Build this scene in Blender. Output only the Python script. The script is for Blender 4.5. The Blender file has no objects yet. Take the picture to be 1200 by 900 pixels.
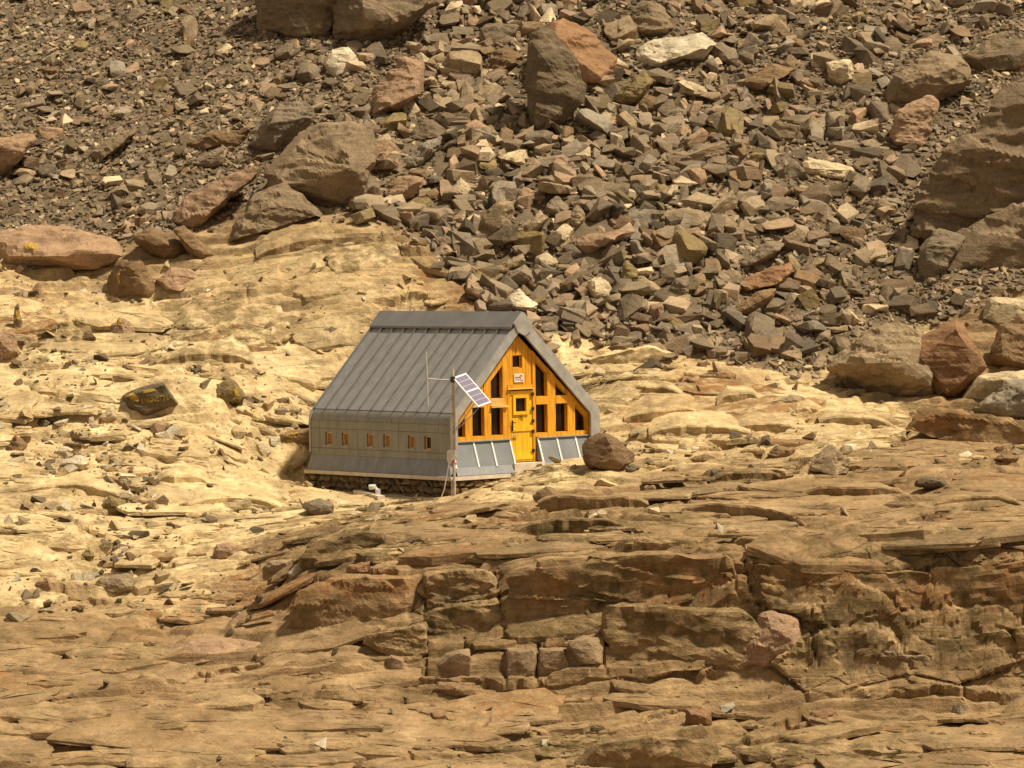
import bpy, bmesh, math, random
import numpy as np
from mathutils import Vector, Matrix
from mathutils.bvhtree import BVHTree

# ------------------------------------------------------------------ camera, world, sun, exposure
S = bpy.context.scene
COL = S.collection
CAM = np.array([1.658, -103.313, 5.747])
ROLL, PITCH, FPX, HUT_A = .014, .035, 4750.0, .85
ER, CP, SP = (math.cos(ROLL), math.sin(ROLL)), math.cos(PITCH), math.sin(PITCH)

cam_d = bpy.data.cameras.new('camera'); cam = bpy.data.objects.new('camera', cam_d); COL.objects.link(cam)
cam_d.sensor_width = 36; cam_d.lens = 36 * FPX / 1200; cam_d.clip_start = 1; cam_d.clip_end = 3000
fw = Vector((0, CP, -SP)); rt0 = Vector((1, 0, 0)); up0 = Vector((0, SP, CP))
rt = rt0 * ER[0] - up0 * ER[1]; up = rt0 * ER[1] + up0 * ER[0]
M = Matrix((rt, up, -fw)).transposed().to_4x4(); M.translation = Vector(CAM)
cam.matrix_world = M
S.camera = cam

SUN_AZ, SUN_EL = math.radians(-14), math.radians(60)       # azimuth measured from +x (right of the picture) towards +y
w = bpy.data.worlds.new('World'); S.world = w; w.use_nodes = True
nt = w.node_tree; bg = nt.nodes['Background']
sky = nt.nodes.new('ShaderNodeTexSky'); sky.sky_type = 'NISHITA'; sky.sun_disc = False
sky.sun_elevation = SUN_EL; sky.sun_rotation = math.radians(90) - SUN_AZ
sky.altitude = 2800; sky.dust_density = 3.0; sky.ozone_density = .5; sky.air_density = 1.0
mixs = nt.nodes.new('ShaderNodeMixRGB'); mixs.inputs[0].default_value = .8        # thin, even cloud veil
mixs.inputs[2].default_value = (7.4, 6.0, 4.3, 1)
nt.links.new(sky.outputs[0], mixs.inputs[1]); nt.links.new(mixs.outputs[0], bg.inputs[0])
bg.inputs[1].default_value = .05
sl = bpy.data.lights.new('sun', 'SUN'); sl.energy = 4.7; sl.angle = math.radians(5); sl.color = (1.0, .89, .70)
so = bpy.data.objects.new('sun', sl); COL.objects.link(so)
sd = Vector((math.cos(SUN_EL) * math.cos(SUN_AZ), math.cos(SUN_EL) * math.sin(SUN_AZ), math.sin(SUN_EL)))
so.rotation_euler = sd.to_track_quat('Z', 'Y').to_euler(); so.location = (30, 0, 60)
S.view_settings.view_transform = 'Standard'; S.view_settings.look = 'None'
S.view_settings.exposure = 0.45; S.view_settings.gamma = 1.0
S.view_settings.use_curve_mapping = False
S.render.engine = 'CYCLES'

rng = np.random.default_rng(11); random.seed(5)

# ------------------------------------------------------------------ picture <-> place
def ray(u, v):
    X, Z = (u - 600) / FPX, (450 - v) / FPX
    x = X * ER[0] + Z * ER[1]; zz = -X * ER[1] + Z * ER[0]
    return np.array([x, CP + zz * SP, -SP + zz * CP])
def at(u, v, d):                      # the point seen at a pixel whose distance along y is d
    r = ray(u, v); return CAM + r * (d / r[1])
def to_px(x, y, z):
    x = x - CAM[0]; y = y - CAM[1]; z = z - CAM[2]
    yy = y * CP - z * SP; zz = y * SP + z * CP
    X = x * ER[0] - zz * ER[1]; Z = x * ER[1] + zz * ER[0]
    return 600 + FPX * X / yy, 450 - FPX * Z / yy

# ------------------------------------------------------------------ noise
def _hash(i, j, k, s):
    h = (i * 374761393 + j * 668265263 + k * 2147483647 + s * 974634777) & 0xFFFFFFFF
    h = ((h ^ (h >> 13)) * 1274126177) & 0xFFFFFFFF
    h = ((h ^ (h >> 16)) * 2246822519) & 0xFFFFFFFF
    return ((h >> 8) & 0xFFFF).astype(np.float32) / 32767.5 - 1.0
def noise(x, y, z, s=0):
    xi = np.floor(x); yi = np.floor(y); zi = np.floor(z)
    fx = (x - xi).astype(np.float32); fy = (y - yi).astype(np.float32); fz = (z - zi).astype(np.float32)
    xi = xi.astype(np.int64); yi = yi.astype(np.int64); zi = zi.astype(np.int64)
    fx = fx * fx * (3 - 2 * fx); fy = fy * fy * (3 - 2 * fy); fz = fz * fz * (3 - 2 * fz)
    def L(k):
        a = _hash(xi, yi, zi + k, s); b = _hash(xi + 1, yi, zi + k, s)
        c = _hash(xi, yi + 1, zi + k, s); d = _hash(xi + 1, yi + 1, zi + k, s)
        a = a + (b - a) * fx; c = c + (d - c) * fx
        return a + (c - a) * fy
    a = L(0); b = L(1)
    return a + (b - a) * fz
def fbm(x, y, z, s=0, o=3):
    t = 0; a = 1.0
    for i in range(o):
        t = t + a * noise(x, y, z, s + i * 17); a *= .5; x = x * 2.03 + 3.1; y = y * 2.03 + 1.7; z = z * 2.03 + 5.3
    return t
def sstep(a, b, x):
    t = np.clip((x - a) / (b - a), 0, 1); return t * t * (3 - 2 * t)

# ------------------------------------------------------------------ materials
def mat(name):
    m = bpy.data.materials.new(name); m.use_nodes = True
    n = m.node_tree; b = n.nodes['Principled BSDF']
    return m, n, b
def N(n, t, **k):
    q = n.nodes.new(t)
    for a, v in k.items():
        if a.startswith('i_'): q.inputs[int(a[2:])].default_value = v
        else: setattr(q, a, v)
    return q
def ramp(n, pts):
    r = n.nodes.new('ShaderNodeValToRGB'); e = r.color_ramp.elements
    while len(e) < len(pts): e.new(.5)
    for q, (p, c) in zip(e, pts):
        q.position = p; q.color = (*c, 1) if len(c) == 3 else c
    return r
def mixc(n, kind, fac, a, b):
    m = n.nodes.new('ShaderNodeMixRGB'); m.blend_type = kind
    for i, v in ((0, fac), (1, a), (2, b)):
        if isinstance(v, (int, float)): m.inputs[i].default_value = v
        elif isinstance(v, tuple): m.inputs[i].default_value = (*v, 1)
        else: n.links.new(v, m.inputs[i])
    return m.outputs[0]
def simple(name, col, rough=.6, metal=0, var=.15, scale=6, bump=0, spec=.4, stretch=None):
    m, n, b = mat(name)
    tc = N(n, 'ShaderNodeTexCoord'); src = tc.outputs['Object']
    if stretch:
        mp = N(n, 'ShaderNodeMapping'); mp.inputs['Scale'].default_value = stretch
        n.links.new(src, mp.inputs[0]); src = mp.outputs[0]
    nz = N(n, 'ShaderNodeTexNoise'); nz.inputs['Scale'].default_value = scale; nz.inputs['Detail'].default_value = 6
    n.links.new(src, nz.inputs[0])
    r = ramp(n, [(.3, tuple(c * (1 - var) for c in col)), (.7, tuple(min(1, c * (1 + var)) for c in col))])
    n.links.new(nz.outputs[0], r.inputs[0]); n.links.new(r.outputs[0], b.inputs['Base Color'])
    b.inputs['Roughness'].default_value = rough; b.inputs['Metallic'].default_value = metal
    b.inputs['Specular IOR Level'].default_value = spec
    if bump:
        bp = N(n, 'ShaderNodeBump'); bp.inputs['Strength'].default_value = bump; bp.inputs['Distance'].default_value = .02
        n.links.new(nz.outputs[0], bp.inputs['Height']); n.links.new(bp.outputs[0], b.inputs['Normal'])
    return m
def noise_node(n, src, scale, detail=6, rough=.6, stretch=None):
    if stretch:
        mp = N(n, 'ShaderNodeMapping'); mp.inputs['Scale'].default_value = stretch
        n.links.new(src, mp.inputs[0]); src = mp.outputs[0]
    q = N(n, 'ShaderNodeTexNoise'); q.inputs['Scale'].default_value = scale
    q.inputs['Detail'].default_value = detail; q.inputs['Roughness'].default_value = rough
    n.links.new(src, q.inputs[0]); return q.outputs[0]

def rock_surface(n, b, base, src, grain=1.0):
    """multiply a base colour with mineral mottling, lichen specks and fine relief"""
    n1 = noise_node(n, src, 1.3, 7, .62); n2 = noise_node(n, src, 7, 8, .7); n3 = noise_node(n, src, 30, 5, .7)
    ns = noise_node(n, src, 2.0, 6, .65, (.6, .6, 5.0))
    r1 = ramp(n, [(.30, (.62, .60, .56)), (.5, (1, .98, .95)), (.72, (1.25, 1.2, 1.12))]); n.links.new(n1, r1.inputs[0])
    r2 = ramp(n, [(.30, (.42, .39, .35)), (.46, (.98, .97, .95)), (.75, (1.28, 1.25, 1.2))]); n.links.new(n2, r2.inputs[0])
    r3 = ramp(n, [(.34, (.58, .55, .50)), (.56, (1.1, 1.1, 1.09))]); n.links.new(n3, r3.inputs[0])
    rs = ramp(n, [(.35, (.78, .74, .68)), (.6, (1.1, 1.08, 1.05))]); n.links.new(ns, rs.inputs[0])
    c = mixc(n, 'MULTIPLY', .85 * grain, base, r1.outputs[0]); c = mixc(n, 'MULTIPLY', .75 * grain, c, r2.outputs[0])
    c = mixc(n, 'MULTIPLY', .7 * grain, c, r3.outputs[0]); c = mixc(n, 'MULTIPLY', .6, c, rs.outputs[0])
    # dark lichen crusts
    nl = noise_node(n, src, 3.4, 9, .75); rl = ramp(n, [(.60, (0, 0, 0)), (.68, (1, 1, 1))]); n.links.new(nl, rl.inputs[0])
    fl = N(n, 'ShaderNodeMath', operation='MULTIPLY'); n.links.new(rl.outputs[0], fl.inputs[0]); fl.inputs[1].default_value = .5
    c = mixc(n, 'MIX', fl.outputs[0], c, (.075, .065, .045))
    n.links.new(c, b.inputs['Base Color'])
    b.inputs['Roughness'].default_value = .88; b.inputs['Specular IOR Level'].default_value = .25
    ad = N(n, 'ShaderNodeMath', operation='MULTIPLY_ADD'); n.links.new(n3, ad.inputs[0]); ad.inputs[1].default_value = .25; n.links.new(n2, ad.inputs[2])
    ad2 = N(n, 'ShaderNodeMath', operation='MULTIPLY_ADD'); n.links.new(ns, ad2.inputs[0]); ad2.inputs[1].default_value = .7; n.links.new(ad.outputs[0], ad2.inputs[2])
    bp = N(n, 'ShaderNodeBump'); bp.inputs['Strength'].default_value = .7; bp.inputs['Distance'].default_value = .06
    n.links.new(ad2.outputs[0], bp.inputs['Height']); n.links.new(bp.outputs[0], b.inputs['Normal'])
    return c

MAT = {}
# stones that are objects: colour from the object
m, n, b = mat('boulder_rock'); oi = N(n, 'ShaderNodeObjectInfo'); tc = N(n, 'ShaderNodeTexCoord')
rock_surface(n, b, oi.outputs['Color'], tc.outputs['Object']); MAT['rock'] = m
# loose rubble: colour stored with every stone
m, n, b = mat('rubble_rock'); at_ = N(n, 'ShaderNodeAttribute', attribute_name='stone_colour'); tc = N(n, 'ShaderNodeTexCoord')
rock_surface(n, b, at_.outputs['Color'], tc.outputs['Object'], .8); MAT['rubble'] = m
# bedrock: zone attribute R pale polished gneiss with the sunny patch round the hut painted in, G debris, B rust, A lichen
m, n, b = mat('bedrock'); at_ = N(n, 'ShaderNodeAttribute', attribute_name='zone'); tc = N(n, 'ShaderNodeTexCoord')
sep = N(n, 'ShaderNodeSeparateColor'); n.links.new(at_.outputs['Color'], sep.inputs[0])
src = tc.outputs['Object']
tan_n = noise_node(n, src, .7, 6, .6)
rt_ = ramp(n, [(.3, (.20, .132, .066)), (.5, (.32, .218, .115)), (.7, (.42, .30, .17))]); n.links.new(tan_n, rt_.inputs[0])
pale_n = noise_node(n, src, .9, 7, .65)
rp_ = ramp(n, [(.28, (.40, .295, .16)), (.5, (.68, .535, .30)), (.72, (.82, .685, .42))]); n.links.new(pale_n, rp_.inputs[0])
c = mixc(n, 'MIX', sep.outputs[0], rt_.outputs[0], rp_.outputs[0])
c = mixc(n, 'MIX', sep.outputs[1], c, (.14, .11, .074))
lich_n = noise_node(n, src, 2.2, 8, .7); rl_ = ramp(n, [(.40, (0, 0, 0)), (.56, (1, 1, 1))]); n.links.new(lich_n, rl_.inputs[0])
fl = N(n, 'ShaderNodeMath', operation='MULTIPLY'); n.links.new(rl_.outputs[0], fl.inputs[0]); n.links.new(at_.outputs['Alpha'], fl.inputs[1])
c = mixc(n, 'MIX', fl.outputs[0], c, (.12, .088, .036))
rust_n = noise_node(n, src, 3.0, 7, .65); rr_ = ramp(n, [(.38, (0, 0, 0)), (.55, (1, 1, 1))]); n.links.new(rust_n, rr_.inputs[0])
fr_ = N(n, 'ShaderNodeMath', operation='MULTIPLY'); n.links.new(rr_.outputs[0], fr_.inputs[0]); n.links.new(sep.outputs[2], fr_.inputs[1])
c = mixc(n, 'MIX', fr_.outputs[0], c, (.25, .125, .048))
rock_surface(n, b, c, src, .85); MAT['bed'] = m

# ------------------------------------------------------------------ the hillside: heights from surveyed lines (u, v, distance)
def dens(line, n):
    P = np.array(line, float); s = np.r_[0, np.cumsum(np.hypot(np.diff(P[:, 0]), np.diff(P[:, 1])))]
    t = np.linspace(0, s[-1], n); return np.stack([np.interp(t, s, P[:, i]) for i in range(3)], 1)
LINES = [
 ([(-400, 1030, 79), (600, 1030, 79), (1600, 1030, 79)], 9),
 ([(-400, 900, 86), (0, 900, 86), (600, 900, 86), (1200, 900, 86), (1600, 900, 86)], 11),
 ([(-400, 830, 89.5), (0, 830, 89.3), (300, 825, 89.2), (600, 838, 88.8), (1200, 840, 88.6), (1600, 840, 88.6)], 14),
 # cliff foot, ledges and lip
 ([(345, 745, 92.6), (400, 768, 91.4), (470, 796, 90.6), (600, 800, 90.4), (720, 790, 90.5), (860, 787, 90.8), (1000, 788, 90.8), (1200, 790, 90.8), (1600, 790, 90.8)], 26),
 ([(430, 725, 92.6), (500, 714, 92.2), (600, 706, 92.0), (700, 706, 91.8), (850, 724, 91.2)], 10),
 ([(500, 750, 91.5), (600, 752, 91.2), (700, 745, 91.1)], 5),
 ([(352, 690, 93.6), (400, 672, 92.9), (500, 672, 92.5), (600, 662, 92.3), (700, 655, 92.2), (860, 658, 91.4), (1000, 662, 91.3), (1200, 655, 91.3), (1600, 650, 91.3)], 26),
 ([(350, 650, 95.2), (450, 640, 94.4), (600, 636, 94), (800, 635, 93.6), (1000, 640, 93.3), (1200, 630, 93.4), (1600, 630, 93.4)], 14),
 ([(350, 625, 98), (450, 615, 97.5), (600, 605, 97.8), (800, 595, 98), (1000, 590, 98), (1200, 580, 98.5), (1600, 580, 98.5)], 14),
 # left foreground
 ([(-400, 780, 91.7), (0, 780, 91.7), (170, 782, 91.7), (300, 770, 92)], 8),
 ([(-400, 700, 96), (0, 700, 96), (200, 700, 96), (320, 705, 95.6)], 8),
 ([(-400, 610, 101), (0, 610, 101), (200, 610, 101.5), (340, 605, 102)], 8),
 ([(-400, 540, 105), (0, 540, 105), (200, 535, 105.4), (330, 560, 105.8)], 8),
 ([(-400, 470, 108), (0, 470, 108), (150, 475, 108), (250, 475, 108.3), (345, 500, 108.6)], 8),
 ([(-400, 400, 111.5), (0, 400, 111.5), (200, 400, 111.8), (350, 425, 111.5)], 8),
 ([(-400, 330, 115), (0, 330, 115), (120, 350, 114.3), (200, 345, 114.4), (300, 350, 113.8), (420, 365, 113.2)], 9),
 ([(230, 310, 115.4), (300, 280, 116), (370, 258, 117), (440, 252, 117.3), (490, 275, 116.4), (530, 320, 114.5), (550, 360, 113.2)], 10),
 # hut terrace
 ([(340, 585, 104.5), (430, 592, 103), (520, 590, 101.8)], 5),
 ([(560, 572, 102.0), (620, 550, 102.6), (690, 538, 103.6), (750, 545, 104), (830, 540, 104.2)], 7),
 ([(740, 560, 101.4), (880, 548, 101.8), (1000, 552, 101.6), (1100, 548, 101.8), (1200, 545, 102), (1600, 545, 102)], 9),
 # pale dome right of the hut
 ([(740, 520, 106.6), (820, 515, 106.8), (920, 515, 106.6), (1040, 515, 105.8)], 7),
 ([(720, 490, 108.6), (790, 487, 108.6), (860, 480, 109), (960, 480, 108.6), (1060, 500, 107.2)], 8),
 ([(700, 432, 111.6), (790, 448, 110.8), (880, 448, 111.2), (980, 465, 110)], 7),
 ([(690, 410, 113.2), (790, 412, 113.2), (890, 430, 112.6), (970, 455, 111.2)], 7),
 ([(1080, 512, 106.4), (1200, 520, 105.5), (1600, 520, 105.5)], 5),
 ([(1060, 485, 109.5), (1200, 495, 109), (1600, 495, 109)], 5),
 ([(1000, 440, 112.6), (1200, 440, 112.4), (1600, 440, 112.4)], 5),
 ([(960, 405, 114.2), (1100, 395, 114.4), (1200, 385, 114.6), (1600, 385, 114.6)], 6),
 # scree
 ([(560, 335, 115.6), (640, 370, 114.8), (720, 385, 114.6), (860, 400, 114.2)], 6),
 ([(-400, 265, 118.4), (0, 265, 118.4), (150, 262, 118.6), (250, 250, 119)], 7),
 ([(480, 255, 119), (600, 260, 118.6), (800, 270, 118.6), (1000, 270, 118.8), (1200, 265, 119), (1600, 265, 119)], 10),
 ([(-400, 140, 124.4), (0, 140, 124.4), (400, 140, 124), (800, 140, 123.6), (1200, 140, 124), (1600, 140, 124)], 10),
 ([(-400, 0, 132), (0, 0, 132), (400, 0, 131.5), (800, 0, 130.5), (1200, 0, 131), (1600, 0, 131)], 10),
 ([(-400, -160, 142), (600, -160, 141), (1600, -160, 141)], 7),
]
ctl = [at(*p) for ln, k in LINES for p in dens(ln, k)]
sa, ca = math.sin(HUT_A), math.cos(HUT_A)
def hut_w(X, Y, Z): return np.array([X * sa - Y * ca, X * ca + Y * sa, Z])
for X, Y, Z in [(-.5, -.6, -.62), (-.6, 2.5, -.72), (-.5, 5.6, -.72), (2, 3, -.6), (.8, -.6, -.50), (1.5, -.6, -.33), (2.2, -.5, -.10), (3, -.6, .05), (4, -.7, .16), (5.4, -.4, .26),
                (5.0, 3.0, -.2), (4, 5.2, -.2), (5.9, 2.5, .2), (5.8, 5.5, .3), (2.5, 6.3, -.2), (0, 6.5, -.35), (-1.2, 6.2, -.2)]:
    ctl.append(hut_w(X, Y, Z))
ctl = np.array(ctl); cx, cy, cz = ctl.T
NC = len(ctl)
R = np.hypot(cx[:, None] - cx[None], cy[:, None] - cy[None]) + 0.0
A = np.zeros((NC + 3, NC + 3)); A[:NC, :NC] = R - np.eye(NC) * .02
A[:NC, NC] = 1; A[:NC, NC + 1] = cx; A[:NC, NC + 2] = cy; A[NC:, :NC] = A[:NC, NC:].T
sol = np.linalg.solve(A, np.r_[cz, 0, 0, 0])
def base_h(x, y):
    sh = x.shape; x = x.ravel(); y = y.ravel(); out = np.empty(len(x))
    w32 = sol[:NC].astype(np.float32)
    for i in range(0, len(x), 20000):
        a = x[i:i + 20000].astype(np.float32)[:, None] - cx.astype(np.float32)
        c = y[i:i + 20000].astype(np.float32)[:, None] - cy.astype(np.float32)
        out[i:i + 20000] = np.sqrt(a * a + c * c) @ w32
    return (out + sol[NC] + sol[NC + 1] * x + sol[NC + 2] * y).reshape(sh)

def geom(start, step0, grow, end):
    r = []; p = start; s = step0
    while abs(p) < abs(end): s *= grow; p += s; r.append(p)
    return r
xs = np.array(sorted(geom(-17.6, -.06, 1.25, -160) + list(np.arange(-17.6, 20.7, .058)) + geom(20.7, .06, 1.25, 160)))
ys = np.array(sorted(geom(-19.2, -.045, 1.25, -60) + list(np.arange(-19.2, -13.2, .042)) + list(np.arange(-13.2, -10.4, .022))
                     + list(np.arange(-10.4, 14.5, .056)) + list(np.arange(14.5, 37, .11)) + geom(37, .12, 1.25, 260)))
NX, NY = len(xs), len(ys)
GX, GY = np.meshgrid(xs, ys)
# coarse evaluation, then resample onto the fine grid
qx = np.array(sorted(set(np.round(np.r_[xs[(xs < -17.6) | (xs > 20.7)], np.arange(-17.6, 20.8, .14)], 4))))
H0 = base_h(*np.meshgrid(qx, ys))
ix = np.clip(np.searchsorted(qx, xs) - 1, 0, len(qx) - 2); tx = (xs - qx[ix]) / (qx[ix + 1] - qx[ix])
H = H0[:, ix] * (1 - tx) + H0[:, ix + 1] * tx
U, V = to_px(GX, GY, H)

def curve(u, pts):
    p = np.array(pts, float); return np.interp(u, p[:, 0], p[:, 1])
SCREE = [(-600, 262), (0, 268), (100, 285), (240, 262), (330, 235), (440, 250), (500, 276), (545, 340), (620, 392), (700, 398), (790, 410), (900, 430), (960, 436), (1010, 395), (1100, 375), (1200, 340), (1800, 340)]
PALE_SUNLIT = [(-600, 715), (0, 715), (200, 705), (300, 660), (350, 612), (430, 605), (520, 592), (640, 565), (740, 548), (880, 535), (1000, 520), (1070, 508), (1090, 480), (1100, 300), (1800, 200)]  # lower edge of the pale rock; sunshine against cloud shadow is painted in too
wob = fbm(GX / 2.2, GY / 2.2, H / 2.2, 3, 3)
scree_m = sstep(-8, 10, curve(U, SCREE) - V + wob * 10)
pale_sunlit_m = sstep(-22, 22, curve(U, PALE_SUNLIT) - V + wob * 30) * (1 - .75 * sstep(90, 0, V - curve(U, SCREE)) * (U < 620))
pale_sunlit_m = np.clip(pale_sunlit_m + .22 * sstep(.1, .8, fbm(GX / 3, GY / 3, H / 3, 9, 3)) - .12, 0, 1)
pale_sunlit_m *= 1 - .42 * np.exp(-((U - 400) / 170) ** 4 - ((V - 310) / 75) ** 4)
gy = np.gradient(H, ys, axis=0); gx = np.gradient(H, xs, axis=1); slope = np.hypot(gx, gy)
rock_m = 1 - scree_m
steep = sstep(.7, 1.6, slope)

# bedding: the rock is split along gently dipping planes, which leaves ledges
warp = fbm(GX / 7, GY / 7, H / 3, 21, 3)
hs = H - .075 * GX + .0035 * GX * np.abs(GX) * .3 + .42 * warp
def terrace(h, T, seed, lo, hi):
    f = h / T + .35 * noise(GX / 1.7, GY / 1.7, h * 0, seed); k = np.floor(f); fr = f - k
    wd = np.clip(.07 * np.maximum(slope, .05) / T, .03, .45)
    f2 = fr * .18 + .82 * sstep(1 - wd, 1, fr)
    groove = np.exp(-((fr - (1 - wd - .04)) / .035) ** 2) * .045
    strength = sstep(lo, hi, noise(GX / 2.6, GY / 2.6, k * 3.7, seed + 5))
    return ((f2 - fr) * T - groove * T * 2) * strength
D = terrace(hs, .38, 40, -.6, .3) * .85 + terrace(hs + .1, .15, 60, -.5, .4) * .9
D *= (1 - .65 * steep)
def worley(x, y, seed):
    xi = np.floor(x).astype(np.int64); yi = np.floor(y).astype(np.int64)
    f1 = np.full(x.shape, 9., np.float32); f2 = f1.copy(); ci = np.zeros(x.shape, np.int64); cj = ci.copy(); px_ = np.zeros(x.shape, np.float32); py_ = px_.copy()
    for a in (-1, 0, 1):
        for c in (-1, 0, 1):
            I, J = xi + a, yi + c
            ox = I + .5 + .45 * _hash(I, J, I * 0, seed) - x; oy = J + .5 + .45 * _hash(I, J, I * 0, seed + 1) - y
            d = np.hypot(ox, oy).astype(np.float32); nw = d < f1
            f2 = np.where(nw, f1, np.minimum(f2, d)); f1 = np.where(nw, d, f1)
            ci = np.where(nw, I, ci); cj = np.where(nw, J, cj); px_ = np.where(nw, ox, px_); py_ = np.where(nw, oy, py_)
    return f1, f2, ci, cj, px_, py_
def blocks(sx, sy, rot, amp, tilt, gro, seed, wj):
    c_, s_ = math.cos(rot), math.sin(rot)
    wx = GX + wj * noise(GX / wj / 3, GY / wj / 3, H, seed + 30); wy = GY + wj * noise(GX / wj / 3, GY / wj / 3, H, seed + 31)
    p = (wx * c_ + wy * s_) / sx; q = (-wx * s_ + wy * c_) / sy
    f1, f2, ci, cj, ox, oy = worley(p, q, seed)
    h = _hash(ci, cj, ci * 0, seed + 3); t1 = _hash(ci, cj, ci * 0, seed + 4); t2 = _hash(ci, cj, ci * 0, seed + 5)
    g = np.exp(-((f2 - f1) / .05) ** 2) * (_hash(ci, cj, ci * 0, seed + 6) > -.1)
    return h * amp + (ox * t1 * sx + oy * t2 * sy) * tilt - g * gro
BL = blocks(3.2, 1.3, .10, .15, .10, .08, 301, .12) + blocks(1.25, .55, .04, .075, .12, .05, 311, .05) + blocks(.5, .22, -.08, .03, .14, .02, 321, .02)
BL *= .7; BL *= sstep(-.7, .2, noise(GX / 4, GY / 4, H / 2, 333)) * .7 + .3
D += BL * (1 - .75 * steep)
# the steep step breaks into upright blocks
f1, f2, ci, cj, ox, oy = worley((GX + .15 * noise(GX / .5, H / .5, GX * 0, 3)) / 2.8 + 40, H / 1.3 + 60, 401)
CLIFF = _hash(ci, cj, ci * 0, 402) * .16 + ox * _hash(ci, cj, ci * 0, 403) * .22 + oy * _hash(ci, cj, ci * 0, 404) * .12 + np.exp(-((f2 - f1) / .05) ** 2) * .10
f1, f2, ci, cj, ox, oy = worley(GX / .55 + 40, H / .3 + 60, 411)
CLIFF += _hash(ci, cj, ci * 0, 412) * .05 + ox * _hash(ci, cj, ci * 0, 413) * .06 + np.exp(-((f2 - f1) / .05) ** 2) * .03
near_hut = np.exp(-(((GX + .4) / 4.6) ** 4 + ((GY - 2.2) / 5.2) ** 4))
D *= (1 - .8 * near_hut)
D += fbm(GX / 3.4, GY / 2.0, H / 1.2, 80, 3) * .09 * (1 - .6 * near_hut)
rid = 1 - np.abs(fbm(GX / 1.9, GY / .7, H / .5, 90, 3)); D += (rid - .6) * .035
D += noise(GX / .12, GY / .10, H / .1, 100) * .006 + noise(GX / .3, GY / .2, H / .1, 104) * .010
D *= rock_m
D += scree_m * (fbm(GX / 3, GY / 3, H / 3, 70, 4) * .25)
YO = np.zeros_like(D)
# joints and ledges that can be followed by eye
def seg_dist(pts):
    p = np.array(pts, float); u0, u1 = p[:, 0].min() - 14, p[:, 0].max() + 14; v0, v1 = p[:, 1].min() - 14, p[:, 1].max() + 14
    sel = np.nonzero((U > u0) & (U < u1) & (V > v0) & (V < v1)); uu, vv = U[sel], V[sel]
    jit = 2.2 * noise(uu / 9, vv / 9, uu * 0, 7); uu = uu + jit; vv = vv + jit * .6
    best = np.full(len(uu), 1e9)
    for (a, b_), (c, d_) in zip(p[:-1], p[1:]):
        dx, dy = c - a, d_ - b_; t = np.clip(((uu - a) * dx + (vv - b_) * dy) / (dx * dx + dy * dy + 1e-9), 0, 1)
        best = np.minimum(best, np.hypot(uu - a - t * dx, vv - b_ - t * dy))
    return sel, best
CRACKS = [[(497, 668), (499, 700), (496, 740), (500, 795)], [(578, 670), (586, 700), (590, 740), (592, 792)], [(630, 752), (629, 792)], [(874, 655), (880, 690), (893, 715)],
 [(545, 745), (548, 792)], [(475, 815), (474, 850), (482, 900)], [(522, 815), (526, 860), (540, 900)], [(598, 830), (625, 855), (650, 870)], [(707, 742), (708, 782)],
 [(950, 715), (957, 775)], [(1094, 690), (1086, 665)], [(1185, 740), (1192, 775)], [(1083, 850), (1085, 895)], [(290, 320), (291, 385)], [(478, 335), (480, 362)], [(240, 780), (238, 795)],
 [(390, 690), (430, 672)], [(412, 700), (445, 690)], [(560, 790), (600, 815)], [(980, 665), (990, 640)], [(300, 640), (302, 668)]]
for c_ in CRACKS:
    sel, dd = seg_dist(c_); g = np.exp(-(dd / 1.5) ** 2) * (.35 + .65 * sstep(-.4, .3, noise(U[sel] / 14, V[sel] / 14, dd * 0, 17)))
    D[sel] -= .08 * g; YO[sel] += .18 * g
LEDGES = [[(72, 832), (110, 826), (148, 811)], [(0, 845), (40, 842), (70, 846)], [(266, 856), (330, 853), (400, 841), (470, 838)], [(131, 849), (160, 845), (198, 832)], [(178, 790), (240, 786), (313, 775)],
 [(304, 809), (350, 806), (400, 795), (460, 800)], [(400, 863), (460, 855), (521, 848)], [(527, 826), (595, 829), (640, 822)], [(528, 876), (560, 870), (613, 856), (660, 870)], [(667, 880), (720, 862), (800, 829), (850, 822)],
 [(800, 884), (870, 874), (933, 872), (1013, 892), (1100, 886), (1200, 885)], [(964, 622), (1010, 616), (1067, 609), (1129, 609), (1150, 618)], [(800, 595), (850, 597), (902, 602), (947, 616)], [(987, 655), (1031, 670), (1111, 665), (1200, 656)],
 [(333, 312), (384, 297), (432, 285), (479, 289), (495, 292)], [(435, 352), (487, 347), (520, 352)], [(267, 323), (300, 318), (340, 322)], [(384, 385), (402, 388), (430, 380)], [(680, 437), (743, 428), (785, 417)], [(712, 459), (781, 453), (800, 462)],
 [(731, 487), (775, 484), (820, 478)], [(835, 557), (870, 560), (914, 553)], [(180, 562), (215, 566), (246, 561)], [(345, 690), (400, 676), (497, 672)], [(700, 655), (780, 652), (860, 660), (960, 664)], [(500, 716), (560, 710), (600, 707), (680, 704)],
 [(460, 800), (520, 797), (600, 795), (720, 789), (850, 789)], [(0, 735), (60, 728), (130, 735)], [(40, 700), (90, 690), (130, 697)], [(210, 640), (260, 620), (330, 616)], [(360, 640), (420, 622), (470, 628)], [(560, 650), (620, 636), (690, 640)], [(630, 585), (700, 592), (760, 586)], [(940, 575), (1010, 580), (1060, 574)],
 [(600, 620), (680, 612), (740, 618)], [(760, 630), (840, 622), (900, 632)], [(1090, 590), (1150, 584), (1200, 590)], [(420, 395), (470, 388)], [(860, 500), (900, 496), (950, 504)], [(200, 865), (260, 880), (330, 876)], [(20, 880), (90, 870), (140, 878)], [(850, 850), (930, 842), (1010, 852)], [(1020, 820), (1100, 812), (1190, 818)], [(130, 660), (170, 652), (200, 664)]]
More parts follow.
